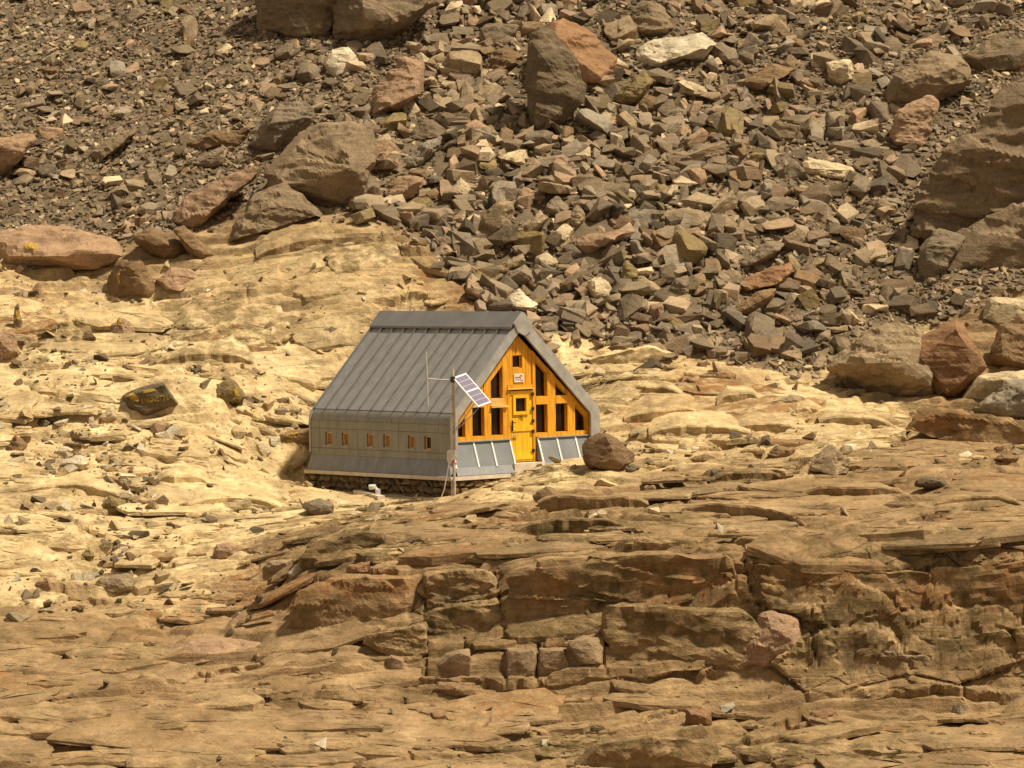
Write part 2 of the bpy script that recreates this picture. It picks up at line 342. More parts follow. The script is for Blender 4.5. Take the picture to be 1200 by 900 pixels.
for l_ in LEDGES:
    p = np.array(l_, float); u0, u1 = p[:, 0].min(), p[:, 0].max(); v0, v1 = p[:, 1].min() - 8, p[:, 1].max() + 18
    sel = np.nonzero((U > u0 - 6) & (U < u1 + 6) & (V > v0) & (V < v1)); uu = U[sel]
    dv = V[sel] - curve(uu, l_) + 2.5 * noise(uu / 8, uu * 0, uu * 0, int(u0) + 3)
    fade = np.clip(np.minimum(uu - u0 + 6, u1 + 6 - uu) / 22, 0, 1)
    g = sstep(-1.5, 1.2, dv) * np.exp(-np.maximum(dv, 0) / 6.5) * fade
    lip = np.exp(-((dv + 3) / 2.6) ** 2) * fade
    D[sel] += .05 * lip - .17 * g; YO[sel] += .12 * g
cliffn = fbm(GX / 1.1, GY / .8, H / .8, 120, 4)
YO += steep * rock_m * (cliffn * .06 + CLIFF)
Z = H + D
Z[:, 1:-1] = .5 * Z[:, 1:-1] + .25 * (Z[:, :-2] + Z[:, 2:])
gbx = sstep(0, 1, noise(GX / 3.3, GY / 3.3, H * 0, 140))

# colour zones: the rock's own tones and stains, plus the sunlit patch painted round the hut
def blob(u, v, su, sv): return np.exp(-((U - u) / su) ** 2 - ((V - v) / sv) ** 2)
RUST = [(805, 452, 40, 22), (840, 445, 30, 14), (545, 345, 16, 22), (500, 318, 10, 22), (590, 607, 20, 7), (780, 685, 45, 30), (830, 675, 60, 18), (960, 672, 50, 24), (1180, 680, 40, 40), (1080, 700, 45, 30), (400, 690, 40, 18), (470, 690, 30, 22), (320, 690, 60, 20), (190, 720, 40, 14), (905, 485, 40, 10), (760, 490, 50, 10), (30, 360, 40, 30), (1100, 495, 60, 18), (640, 690, 30, 18)]
LICH = [(430, 640, 60, 30), (350, 690, 22, 40), (760, 700, 110, 50), (1000, 720, 160, 60), (560, 700, 40, 25), (420, 285, 60, 16), (230, 390, 60, 30), (650, 870, 60, 14), (770, 870, 70, 18), (700, 620, 80, 20), (430, 610, 50, 18), (640, 555, 50, 10), (1140, 700, 80, 60), (1150, 490, 90, 20), (860, 560, 50, 10), (720, 450, 40, 20), (60, 400, 40, 30), (1000, 880, 60, 12), (900, 880, 80, 15), (500, 740, 60, 40), (1000, 700, 220, 50)]
rust = sum(blob(*q) for q in RUST); lich = sum(blob(*q) for q in LICH)
zone = np.stack([pale_sunlit_m, scree_m, np.clip(rust * .8 + .06, 0, 1), np.clip(lich * .9 + .22, 0, 1)], -1).astype(np.float32)

me = bpy.data.meshes.new('hillside')
co = np.stack([GX, GY + YO, Z], -1).astype(np.float32).reshape(-1, 3)
idx = np.arange(NX * NY, dtype=np.int32).reshape(NY, NX)
quads = np.stack([idx[:-1, :-1], idx[:-1, 1:], idx[1:, 1:], idx[1:, :-1]], -1).reshape(-1, 4)
def fill_mesh(me, co, loops, starts):
    me.vertices.add(len(co)); me.vertices.foreach_set('co', np.ascontiguousarray(co, np.float32).ravel())
    me.loops.add(len(loops)); me.loops.foreach_set('vertex_index', loops.astype(np.int32))
    me.polygons.add(len(starts)); me.polygons.foreach_set('loop_start', starts.astype(np.int32))
    me.update(calc_edges=True)
    me.polygons.foreach_set('use_smooth', np.zeros(len(starts), bool))
fill_mesh(me, co, quads.ravel(), np.arange(len(quads)) * 4)
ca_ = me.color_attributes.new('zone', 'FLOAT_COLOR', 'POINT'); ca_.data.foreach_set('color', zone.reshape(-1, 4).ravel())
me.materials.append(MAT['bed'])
hill = bpy.data.objects.new('hillside', me); COL.objects.link(hill)
hill['kind'] = 'structure'; hill['label'] = 'layered tan gneiss bedrock rising to a scree slope'

def ground(x, y):
    """height of the finished hillside"""
    x = np.asarray(x, float); y = np.asarray(y, float)
    i = np.clip(np.searchsorted(xs, x) - 1, 0, NX - 2); j = np.clip(np.searchsorted(ys, y) - 1, 0, NY - 2)
    a = np.clip((x - xs[i]) / (xs[i + 1] - xs[i]), 0, 1); c = np.clip((y - ys[j]) / (ys[j + 1] - ys[j]), 0, 1)
    return (Z[j, i] * (1 - a) + Z[j, i + 1] * a) * (1 - c) + (Z[j + 1, i] * (1 - a) + Z[j + 1, i + 1] * a) * c
_dd = np.arange(80, 150, .04)
def hit(u, v):
    """first point of the hillside along the line of sight through a spot"""
    r = ray(u, v); P = CAM + r * (_dd / r[1])[:, None]
    k = np.argmax(P[:, 2] < ground(P[:, 0], P[:, 1]))
    return P[k]

# ------------------------------------------------------------------ stones
PAL = {'umber': (.215, .162, .104), 'step': (.225, .155, .088), 'steptan': (.27, .195, .118), 'grey': (.225, .178, .124), 'tan': (.30, .23, .145), 'brown': (.22, .145, .078), 'pink': (.335, .225, .145), 'dark': (.15, .115, .072), 'pale': (.50, .41, .27),
       'white': (.60, .53, .40), 'rust': (.26, .15, .08), 'olive': (.23, .175, .08), 'bluegrey': (.265, .228, .175), 'sand': (.55, .42, .23)}
def hull(pts):
    bm = bmesh.new()
    for p in pts: bm.verts.new(p)
    r = bmesh.ops.convex_hull(bm, input=bm.verts[:])
    bmesh.ops.delete(bm, geom=[e for e in set(r['geom_interior'] + r['geom_unused']) if isinstance(e, bmesh.types.BMVert)], context='VERTS')
    bmesh.ops.dissolve_limit(bm, angle_limit=.05, verts=bm.verts[:], edges=bm.edges[:])
    bmesh.ops.triangulate(bm, faces=bm.faces[:])
    return bm
def refine(bm, target, amp, seed, chip=.5):
    """cut the faces up to a target edge length, soften edges and roughen them"""
    for _ in range(6):
        es = [e for e in bm.edges if e.calc_length() > target]
        if not es or len(bm.faces) > 9000: break
        bmesh.ops.subdivide_edges(bm, edges=es, cuts=1); bmesh.ops.triangulate(bm, faces=[f for f in bm.faces if len(f.verts) > 3])
    bmesh.ops.smooth_vert(bm, verts=bm.verts[:], factor=.05, use_axis_x=True, use_axis_y=True, use_axis_z=True)
    bm.normal_update()
    P = np.array([v.co[:] for v in bm.verts]); Nn = np.array([v.normal[:] for v in bm.verts])
    s = max(P.max(0) - P.min(0)) / 1.6
    q = P / s
    d = fbm(q[:, 0] * 2.2 + seed, q[:, 1] * 2.2, q[:, 2] * 3.2, seed, 4) * .042 + (1 - np.abs(fbm(q[:, 0] * 4, q[:, 1] * 4 + seed, q[:, 2] * 9, seed + 3, 2)) - .6) * .035
    st = noise(q[:, 0] * .8 + seed, q[:, 1] * .8, q[:, 2] * 7 + q[:, 0] * 1.5, seed + 9); d += ((st > .2) * .026 + (st < -.35) * -.022) * chip * 2
    P2 = P + Nn * (d * s * amp)[:, None]
    # flat fracture planes knock off the bulges
    rr = np.random.default_rng(int(seed) % 99991 + 5); cen = P2.mean(0)
    for _ in range(9):
        nn = rr.normal(size=3); nn /= np.linalg.norm(nn); pr = (P2 - cen) @ nn; h = np.quantile(pr, rr.uniform(.955, .995)); ex = np.maximum(0, pr - h)
        P2 = P2 - nn * (ex * .88)[:, None]
    for v, p in zip(bm.verts, P2): v.co = p
def to_obj(bm, name, material, parent=None, smooth=False, loc=None):
    me = bpy.data.meshes.new(name)
    if loc is not None: bmesh.ops.translate(bm, verts=bm.verts[:], vec=-Vector(loc))
    bm.normal_update(); bm.to_mesh(me); bm.free()
    if smooth: me.polygons.foreach_set('use_smooth', np.ones(len(me.polygons), bool))
    me.materials.append(material)
    o = bpy.data.objects.new(name, me); COL.objects.link(o)
    if loc is not None: o.location = loc
    if parent: o.parent = parent
    return o
def tag(o, label, cat, group=None):
    o['label'] = label; o['category'] = cat
    if group: o['group'] = group
    return o

def samp(A, x, y):
    i = np.clip(np.searchsorted(xs, x), 0, NX - 1); j = np.clip(np.searchsorted(ys, y), 0, NY - 1); return A[j, i]
HEROES = []      # (object, mean u, mean v)
def hero(outline, colour, label, name='boulder', thick=.75, ridge=None, seed=0, front=.62, group=None, amp=1.0, sink=.0, cat=None, part_of=None):
    P = np.array(outline, float); vm = P[:, 1].max(); low = P[P[:, 1] > vm - 6]
    g = hit(low[:, 0].mean(), vm - 2); d = g[1] - CAM[1]
    wpx = np.ptp(P[:, 0]); hpx = np.ptp(P[:, 1]); s = d / FPX
    t = thick * min(wpx, hpx * 1.6) * s
    d0 = d + t * .35
    pts = [at(u, v, d0) for u, v in outline]
    cu, cv = P.mean(0); r = random.Random(seed + int(cu) * 7 + int(cv))
    if ridge:
        pts += [at(u, v, d0 + dy * t) for u, v, dy in ridge]
    elif part_of:
        for u, v in outline: pts.append(at(cu + (u - cu) * .94, cv + (v - cv) * .9, d0 - t * r.uniform(.17, .25)))
    else:
        for u, v in r.sample(list(outline), min(len(outline), 4)):
            k = front * r.uniform(.7, 1.2); pts.append(at(cu + (u - cu) * k + r.uniform(-.06, .06) * wpx, cv + (v - cv) * k + hpx * .06, d0 - t * r.uniform(.3, .6)))
    for u, v in outline:
        k = r.uniform(.6, .95); pts.append(at(cu + (u - cu) * k, cv + (v - cv) * k, d0 + t * r.uniform(.5, 1.0)))
    for u, v in low: pts.append(at(u * .6 + cu * .4, vm + hpx * (.06 + sink), d0 + t * .3))
    bm = hull([tuple(p) for p in pts])
    size = max(wpx, hpx) * s
    refine(bm, max(.045, min(size * .055, .14)), amp, seed + int(cu))
    o = to_obj(bm, name, MAT['rock'], loc=tuple(at(cu, vm, d0)))
    c = PAL[colour]; j = r.uniform(.94, 1.06) if part_of else r.uniform(.88, 1.12); o.color = (c[0] * j, c[1] * j, c[2] * j, 1)
    if part_of:
        o.parent = part_of; cw_ = np.array([v.co[:] for v in o.data.vertices]) + np.array(o.location); zz = samp(zone, cw_[:, 0], cw_[:, 1] * 0 + g[1]); uu_, vv_ = to_px(*cw_.T)
        zz[:, 1] = 0; zz[:, 2] = np.clip(sum(np.exp(-((uu_ - q[0]) / q[2]) ** 2 - ((vv_ - q[1]) / q[3]) ** 2) for q in RUST), 0, 1) * .8; zz[:, 3] = np.clip(sum(np.exp(-((uu_ - q[0]) / q[2]) ** 2 - ((vv_ - q[1]) / q[3]) ** 2) for q in LICH) * .9 + .12, 0, 1)
        zz[:, 0] = np.clip(zz[:, 0], 0, 1); at3 = o.data.color_attributes.new('zone', 'FLOAT_COLOR', 'POINT'); at3.data.foreach_set('color', zz.astype(np.float32).ravel()); o.data.materials[0] = MAT['bed']
        return o
    tag(o, label, cat or ('boulder' if name == 'boulder' else name.replace('_', ' ').split()[-1]), group)
    HEROES.append((o, cu, cv, size))
    return o

hero([(616, 79), (620, 42), (631, 31), (648, 34), (668, 60), (688, 100), (683, 119), (655, 150), (631, 159), (620, 157)], 'dark', 'huge dark leaning slab, left half of the big split boulder near the top', thick=.6, ridge=[(628, 150, -.45), (631, 60, -.5), (672, 118, -.35), (640, 45, -.3)], amp=.7)
hero([(631, 31), (659, 20), (696, 42), (724, 67), (723, 82), (706, 104), (686, 108), (645, 66)], 'rust', 'huge rusty block resting on the dark leaning slab, right half of the split boulder', thick=.9, ridge=[(650, 40, -.45), (700, 92, -.55), (684, 98, -.6), (640, 55, -.4), (705, 60, -.15)], amp=.9)
hero([(744, 62), (758, 50), (825, 37), (840, 50), (829, 65), (773, 85), (746, 83)], 'white', 'long pale slab lying right of the big split boulder', name='rock_slab', thick=.8, ridge=[(752, 72, -.4), (830, 54, -.4), (775, 74, -.5), (760, 56, -.1)])
hero([(733, 21), (758, -2), (775, 8), (792, 33), (775, 42), (742, 46), (731, 38)], 'umber', 'brown boulder directly above the long pale slab')
hero([(717, 108), (754, 85), (767, 92), (754, 117), (725, 129), (712, 122)], 'olive', 'mossy olive stone below the long pale slab')
hero([(-8, 280), (0, 276), (40, 267), (94, 265), (156, 287), (140, 298), (120, 310), (76, 318), (12, 314), (-8, 308)], 'pink', 'broad flat pinkish boulder at the left edge with yellow paint mark', thick=.9, ridge=[(40, 300, -.55), (100, 300, -.6), (10, 300, -.4), (90, 278, -.2), (140, 292, -.3)])
H_FLAT = HEROES[-1][0]
hero([(121, 334), (128, 322), (138, 308), (164, 306), (190, 338), (182, 349), (128, 353)], 'brown', 'cube-like brown boulder with yellow blaze beside the flat pinkish boulder', thick=1.0, ridge=[(128, 330, -.35), (160, 309, -.45), (172, 347, -.5), (128, 350, -.35)])
H_CUBE = HEROES[-1][0]
hero([(182, 328), (200, 312), (226, 316), (237, 328), (210, 346), (190, 344)], 'pink', 'rounded pink boulder tucked behind the cube-like brown boulder')
hero([(130, 382), (140, 372), (152, 376), (161, 390), (146, 397), (132, 393)], 'pink', 'small pinkish stone with a yellow blaze below the cube-like boulder', ridge=[(141, 374, -.4), (146, 395, -.5), (133, 388, -.4)], thick=1)
H_SMALL = HEROES[-1][0]
hero([(156, 276), (175, 268), (205, 272), (222, 290), (215, 306), (190, 306), (165, 290)], 'brown', 'brown slab with a tapered left tip behind the cube-like boulder', name='rock_slab')
hero([(200, 266), (215, 262), (240, 288), (253, 300), (240, 306), (222, 298)], 'brown', 'thin leaning slab pointing down right at the foot of the long grey slab', name='rock_slab', thick=.5)
hero([(318, 189), (343, 156), (367, 147), (413, 142), (437, 158), (428, 193), (432, 231), (413, 252), (385, 253), (300, 240)], 'umber', 'very large tan block above the outcrop behind the hut roof', thick=.7, ridge=[(330, 215, -.35), (420, 190, -.45), (425, 230, -.35), (380, 215, -.5), (360, 170, -.15)], amp=1.2)
hero([(297, 229), (335, 215), (386, 248), (330, 266), (301, 276), (260, 290), (276, 264)], 'umber', 'tapering tongue of rock below the very large tan block', name='rock_slab', thick=.6, amp=1.1)
hero([(292, 172), (311, 135), (329, 119), (367, 121), (371, 142), (343, 150), (320, 186), (306, 178)], 'grey', 'upright grey slab leaning against the very large tan block', name='rock_slab', thick=.6)
hero([(215, 168), (243, 156), (292, 151), (287, 170), (262, 168), (231, 179)], 'brown', 'overhanging brown flake left of the upright grey slab', name='rock_slab')
hero([(217, 191), (262, 172), (261, 193), (241, 199)], 'grey', 'grey wedge stone under the overhanging brown flake', name='stone')
hero([(198, 270), (217, 231), (250, 212), (297, 197), (300, 203), (259, 228), (238, 261), (212, 272)], 'pink', 'long grey-pink slab slanting up left of the very large tan block', name='rock_slab', thick=.5)
hero([(-8, 163), (40, 157), (43, 163), (13, 195), (-8, 212)], 'pink', 'pinkish slab cut by the left edge in the fine scree', name='rock_slab')
hero([(100, 187), (110, 173), (160, 145), (163, 153), (133, 177), (108, 191)], 'umber', 'long narrow slab lying alone in the fine scree', name='rock_slab')
hero([(380, 72), (390, 58), (412, 55), (420, 70), (415, 85), (395, 93), (382, 88)], 'white', 'whitish boulder at the foot of the top left outcrop')
hero([(296, -40), (303, 34), (345, 49), (398, 44), (402, -40)], 'umber', 'dark vertical rock outcrop at the top edge, left one of two', name='rock_outcrop', cat='outcrop', thick=.5)
hero([(393, -45), (388, 40), (420, 58), (467, 33), (520, 2), (530, -45)], 'umber', 'brown rock outcrop at the top edge, right of the dark vertical one', name='rock_outcrop', cat='outcrop', thick=.5)
hero([(425, 142), (433, 117), (443, 97), (473, 67), (500, 77), (497, 107), (463, 117)], 'pink', 'pink angular boulder below the top outcrops')
hero([(567, 77), (587, 55), (613, 62), (610, 77), (573, 88)], 'brown', 'brown stone just left of the big split boulder', name='stone')
hero([(458, 197), (500, 166), (518, 160), (513, 175), (490, 201), (470, 200)], 'bluegrey', 'flat blue-grey slab right of the very large tan block', name='rock_slab')
hero([(473, 160), (500, 137), (530, 158), (512, 168), (490, 166)], 'dark', 'dark wedge stone over the flat blue-grey slab', name='stone')
hero([(443, 230), (467, 207), (497, 207), (489, 230), (457, 238)], 'pink', 'pink stone between the blue-grey slab and the outcrop behind the hut', name='stone')
hero([(555, 270), (565, 252), (587, 233), (603, 237), (598, 270), (567, 288)], 'tan', 'tall tan stone standing in the scree above the ridge cap, left of a slanting slab', name='stone')
hero([(585, 284), (633, 247), (643, 255), (634, 266), (608, 285)], 'tan', 'slanting tan slab in the scree above the ridge cap', name='rock_slab')
hero([(662, 260), (677, 238), (687, 255), (675, 271)], 'tan', 'pointed tan stone right of the slanting slab', name='stone')
hero([(638, 240), (653, 229), (668, 243), (657, 257), (643, 255)], 'grey', 'squarish grey stone above the pointed tan stone', name='stone')
hero([(665, 292), (681, 276), (735, 270), (723, 285), (682, 301)], 'pink', 'broad flat pinkish slab in the middle of the scree', name='rock_slab')
hero([(585, 356), (609, 338), (629, 357), (621, 368), (588, 367)], 'white', 'white topped block just above the ridge cap end', thick=.9, ridge=[(590, 358, -.4), (624, 360, -.45), (606, 348, -.2)])
hero([(580, 335), (586, 319), (615, 310), (631, 325), (622, 336)], 'grey', 'grey boulder behind the white topped block')
hero([(567, 320), (613, 297), (616, 308), (582, 324)], 'tan', 'thin tan slab behind the grey boulder above the ridge', name='rock_slab')
hero([(725, 333), (732, 302), (749, 319), (742, 339)], 'olive', 'upright olive shard in the scree right of the ridge', name='stone')
hero([(742, 344), (748, 319), (775, 338), (767, 350)], 'tan', 'triangular tan stone right of the upright olive shard', name='stone')
hero([(773, 352), (792, 325), (808, 322), (806, 348), (786, 358)], 'grey', 'large rough grey stone right of the triangular tan stone', name='stone')
hero([(753, 371), (756, 352), (777, 354), (771, 371)], 'pale', 'pale blocky stone below the triangular tan stone', name='stone')
hero([(857, 331), (887, 321), (928, 305), (932, 316), (910, 333), (863, 343)], 'rust', 'long orange-brown slab in the right half of the scree', name='rock_slab')
hero([(858, 365), (887, 341), (912, 336), (898, 361), (867, 375)], 'brown', 'flat brown slab under the long orange-brown slab', name='rock_slab')
hero([(857, 313), (900, 284), (914, 281), (917, 288), (870, 318)], 'grey', 'long grey slab above the long orange-brown slab', name='rock_slab')
hero([(869, 97), (907, 73), (933, 80), (905, 97), (880, 114)], 'brown', 'overhanging brown boulder in the upper right scree')
hero([(969, 74), (997, 67), (1003, 93), (983, 103), (971, 97)], 'pale', 'pale squarish block in the upper right scree')
hero([(936, 192), (947, 185), (1007, 197), (1000, 213), (940, 203)], 'pale', 'flat pale slab left of the right-hand outcrops', name='rock_slab')
hero([(1032, 110), (1047, 87), (1090, 60), (1133, 67), (1142, 93), (1100, 125), (1047, 140)], 'umber', 'folded grey outcrop behind the wedged pinkish boulder', name='rock_outcrop', cat='outcrop')
hero([(1123, 66), (1167, 43), (1200, 50), (1235, 55), (1235, 85), (1195, 90), (1148, 90)], 'umber', 'rounded tan outcrop at the upper right edge', name='rock_outcrop', cat='outcrop')
hero([(1072, 268), (1075, 215), (1100, 188), (1135, 165), (1168, 112), (1200, 96), (1280, 90), (1280, 310), (1190, 264), (1130, 277), (1098, 296)], 'umber', 'massive smooth grey-brown outcrop at the right edge', name='rock_outcrop', cat='outcrop', thick=.5, amp=1.3, ridge=[(1085, 262, -.1), (1108, 205, -.16), (1150, 200, -.2), (1172, 130, -.1), (1235, 112, -.12), (1240, 270, -.15), (1112, 285, -.1), (1180, 225, -.2)])
hero([(1080, 335), (1100, 292), (1150, 258), (1200, 242), (1280, 235), (1280, 305), (1200, 308), (1130, 325)], 'umber', 'long sloping rib of bedrock below the massive right-hand outcrop', name='rock_outcrop', cat='outcrop', thick=.6, ridge=[(1092, 328, -.15), (1150, 285, -.2), (1220, 262, -.2), (1230, 300, -.15)])
hero([(1072, 337), (1077, 290), (1100, 265), (1132, 277), (1115, 307), (1083, 332)], 'grey', 'smooth grey knob below the massive right-hand outcrop', name='rock_outcrop', cat='outcrop')
hero([(1043, 160), (1053, 130), (1093, 107), (1102, 117), (1088, 160), (1080, 177), (1053, 175)], 'pink', 'pinkish boulder wedged against the folded grey outcrop', ridge=[(1050, 165, -.5), (1078, 168, -.5), (1090, 125, -.3), (1062, 135, -.35)])
hero([(963, 420), (1013, 393), (1040, 380), (1087, 383), (1075, 415), (1100, 455), (1107, 473), (1033, 449), (967, 438)], 'tan', 'ribbed tan slab left of the rust and grey boulder', name='rock_slab', thick=.6, amp=1.3)
hero([(1062, 413), (1077, 393), (1120, 375), (1133, 387), (1156, 430), (1120, 468), (1093, 464), (1077, 432)], 'rust', 'rust and grey patched boulder among the blocks at the right edge', thick=.6, ridge=[(1080, 420, -.45), (1120, 385, -.45), (1148, 428, -.4), (1112, 460, -.4)], amp=.6)
hero([(1158, 420), (1170, 377), (1200, 382), (1235, 385), (1235, 440), (1177, 436)], 'brown', 'dark brown block under the tan slab at the right edge')
hero([(1148, 373), (1160, 350), (1200, 346), (1240, 350), (1240, 386), (1177, 386)], 'pale', 'overhanging tan slab topping the blocks at the right edge', name='rock_slab')
hero([(1122, 464), (1140, 440), (1200, 436), (1240, 437), (1240, 472), (1133, 480)], 'pale', 'pale flat block below the rust and grey boulder', name='rock_slab')
hero([(1137, 482), (1177, 448), (1200, 446), (1240, 450), (1240, 500), (1190, 495)], 'bluegrey', 'blue-grey boulder lowest of the blocks at the right edge')
hero([(919, 484), (947, 467), (967, 480), (955, 490), (933, 499)], 'sand', 'lighter of two boulders perched on the pale dome right of the hut', ridge=[(922, 488, -.4), (940, 497, -.5), (950, 476, -.3)], thick=1)
hero([(913, 470), (927, 462), (943, 465), (935, 482), (918, 483)], 'tan', 'darker of two boulders perched on the pale dome right of the hut')
hero([(940, 553), (953, 531), (973, 522), (996, 540), (1000, 555), (969, 559)], 'tan', 'upright block on the ledges right of centre', ridge=[(945, 550, -.4), (973, 524, -.45), (978, 556, -.55)], thick=1)
hero([(898, 533), (910, 522), (932, 525), (927, 538), (905, 538)], 'brown', 'dark rounded stone left of the upright block', name='stone')
hero([(806, 538), (827, 532), (840, 537), (822, 544)], 'brown', 'low dark stone on the pale flat right of the hut boulder', name='stone')
hero([(682, 520), (691, 513), (705, 509), (719, 515), (743, 533), (743, 541), (729, 548), (717, 554), (692, 550), (685, 533)], 'brown', 'big brown boulder at the right front corner of the hut', thick=.95, ridge=[(687, 522, -.35), (710, 513, -.45), (728, 545, -.55), (716, 550, -.5), (694, 545, -.4)])
hero([(731, 549), (740, 544), (751, 547), (745, 554), (735, 555)], 'dark', 'small dark stone right under the big brown hut boulder', name='stone')
hero([(697, 565), (705, 560), (726, 569), (700, 572)], 'sand', 'small light stone below the big brown hut boulder', name='stone')
hero([(143, 463), (158, 455), (191, 447), (199, 457), (209, 473), (172, 488), (151, 485)], 'dark', 'dark boulder with yellow painted lettering reading SAGNETTE', thick=.9, ridge=[(147, 466, -.45), (192, 451, -.5), (206, 473, -.5), (172, 486, -.5), (153, 483, -.45)], amp=.5)
H_SAG = HEROES[-1][0]
hero([(233, 470), (255, 451), (270, 441), (278, 448), (288, 465), (280, 473), (257, 476)], 'olive', 'ochre faced boulder right of the lettered dark boulder', thick=.9, ridge=[(252, 468, -.4), (274, 449, -.45), (283, 466, -.5), (256, 474, -.45)], amp=.6)
H_OCH = HEROES[-1][0]
hero([(320, 516), (329, 507), (340, 504), (364, 501), (372, 505), (372, 522), (359, 527), (337, 528), (325, 525)], 'brown', 'brown boulder lettered VISO beside the back corner of the hut', thick=.7, ridge=[(328, 512, -.4), (364, 505, -.45), (362, 517, -.45), (330, 524, -.3)], amp=.4)
H_VISO = HEROES[-1][0]
hero([(298, 519), (309, 516), (317, 523), (318, 532), (312, 539), (303, 532)], 'pale', 'pale hooked stone left of the VISO boulder', name='stone')
hero([(62, 552), (72, 539), (96, 533), (105, 543), (99, 552)], 'white', 'grey-white wedge boulder on the left slabs')
hero([(115, 489), (132, 476), (142, 491), (126, 498)], 'pale', 'pale stone just left of the lettered dark boulder', name='stone')
hero([(2, 533), (18, 509), (33, 521), (27, 531)], 'brown', 'pointed dark stone near the left edge', name='stone')
hero([(61, 528), (75, 521), (89, 527), (78, 533)], 'white', 'white flat stone above the grey-white wedge boulder', name='stone')
hero([(42, 497), (49, 488), (62, 495), (54, 502)], 'dark', 'small dark stone touching a whiter one, far left slabs', name='stone')
hero([(61, 496), (81, 490), (75, 502)], 'white', 'small white stone touching a darker one, far left slabs', name='stone')
hero([(117, 591), (129, 581), (147, 587), (152, 605), (129, 607)], 'olive', 'dark knobby boulder on the left slabs below the grey-white wedge')
hero([(-8, 388), (18, 391), (23, 416), (0, 425), (-8, 424)], 'pink', 'pinkish block cut by the left edge below the flat boulder')
hero([(249, 656), (253, 638), (275, 636), (282, 651), (262, 661)], 'pink', 'pinkish stone left of the dark foreground ledge', name='stone')
hero([(308, 664), (316, 658), (342, 656), (339, 672), (313, 673)], 'tan', 'flat topped block between the pinkish stone and the dark ledge', name='stone')
hero([(352, 590), (375, 584), (391, 592), (389, 602), (365, 606)], 'grey', 'flat grey stone below the back corner of the hut', name='stone')
hero([(176, 775), (200, 762), (245, 750), (313, 755), (316, 773), (250, 782), (182, 789)], 'pink', 'long tan slab lying on the lower left ledges', name='rock_slab', thick=1.6, ridge=[(184, 783, -.3), (312, 768, -.3), (250, 775, -.35)])
hero([(802, 852), (804, 831), (833, 831), (834, 849)], 'rust', 'square rusty block at the bottom, left of the twin stone', name='stone')
hero([(944, 852), (950, 834), (964, 836), (978, 829), (985, 846), (962, 851)], 'rust', 'twin-humped rusty stone at the bottom right', name='stone')
hero([(853, 781), (858, 749), (898, 718), (933, 727), (952, 762), (943, 783)], 'pink', 'flaking pinkish block at the foot of the rock step', name='boulder', thick=.35, amp=1.3)
hero([(962, 781), (969, 762), (1022, 751), (1124, 764), (1130, 784), (1031, 788)], 'tan', 'long layered slab at the foot of the rock step', name='rock_slab', thick=.4, amp=1.2)
hero([(503, 812), (512, 798), (557, 800), (562, 813), (531, 817)], 'brown', 'low brown stone below the jointed blocks', name='stone')
hero([(404, 674), (408, 662), (434, 658), (432, 670)], 'rust', 'reddish flat stone lying on the dark foreground ledge', name='stone')
for i, (ol, lb) in enumerate([([(592, 793), (593, 759), (629, 758), (629, 792)], 'first from the left of three jointed blocks below the rock step'), ([(631, 791), (631, 759), (664, 758), (672, 785)], 'middle one of three jointed blocks below the rock step'),
        ([(668, 750), (690, 746), (708, 747), (708, 778), (678, 783)], 'right one of three jointed blocks below the rock step'), ([(514, 777), (522, 765), (551, 759), (547, 791), (520, 792)], 'rounded jointed block left of the three in a row'),
        ([(452, 772), (458, 767), (473, 771), (477, 791), (457, 791)], 'small jointed block at the left end of the block row')]):
    hero(ol, 'steptan', lb, name='rock_block', cat='block', thick=.9, amp=.35, front=.95)
hero([(624, 581), (641, 569), (657, 578), (648, 591), (630, 590)], 'brown', 'dark stone on the ledge below the hut door', name='stone')
hero([(655, 587), (670, 580), (680, 589), (660, 596)], 'brown', 'smaller dark stone right of the stone below the door', name='stone')
hero([(1068, 568), (1080, 558), (1102, 562), (1118, 571), (1093, 574)], 'dark', 'dark low stone on the upper right ledges', name='stone')
hero([(1163, 537), (1182, 529), (1197, 538), (1182, 545)], 'brown', 'dark rounded stone near the right edge of the ledges', name='stone')
hero([(105, 690), (118, 676), (150, 672), (166, 686), (140, 700)], 'tan', 'low tan block on the left slabs above the grassy hollow')
hero([(95, 650), (104, 640), (112, 650), (106, 662)], 'olive', 'small dark upright stone on the left slabs', name='stone')
hero([(40, 683), (56, 676), (62, 690), (46, 695)], 'pink', 'small rounded pink stone at the lower left', name='stone')
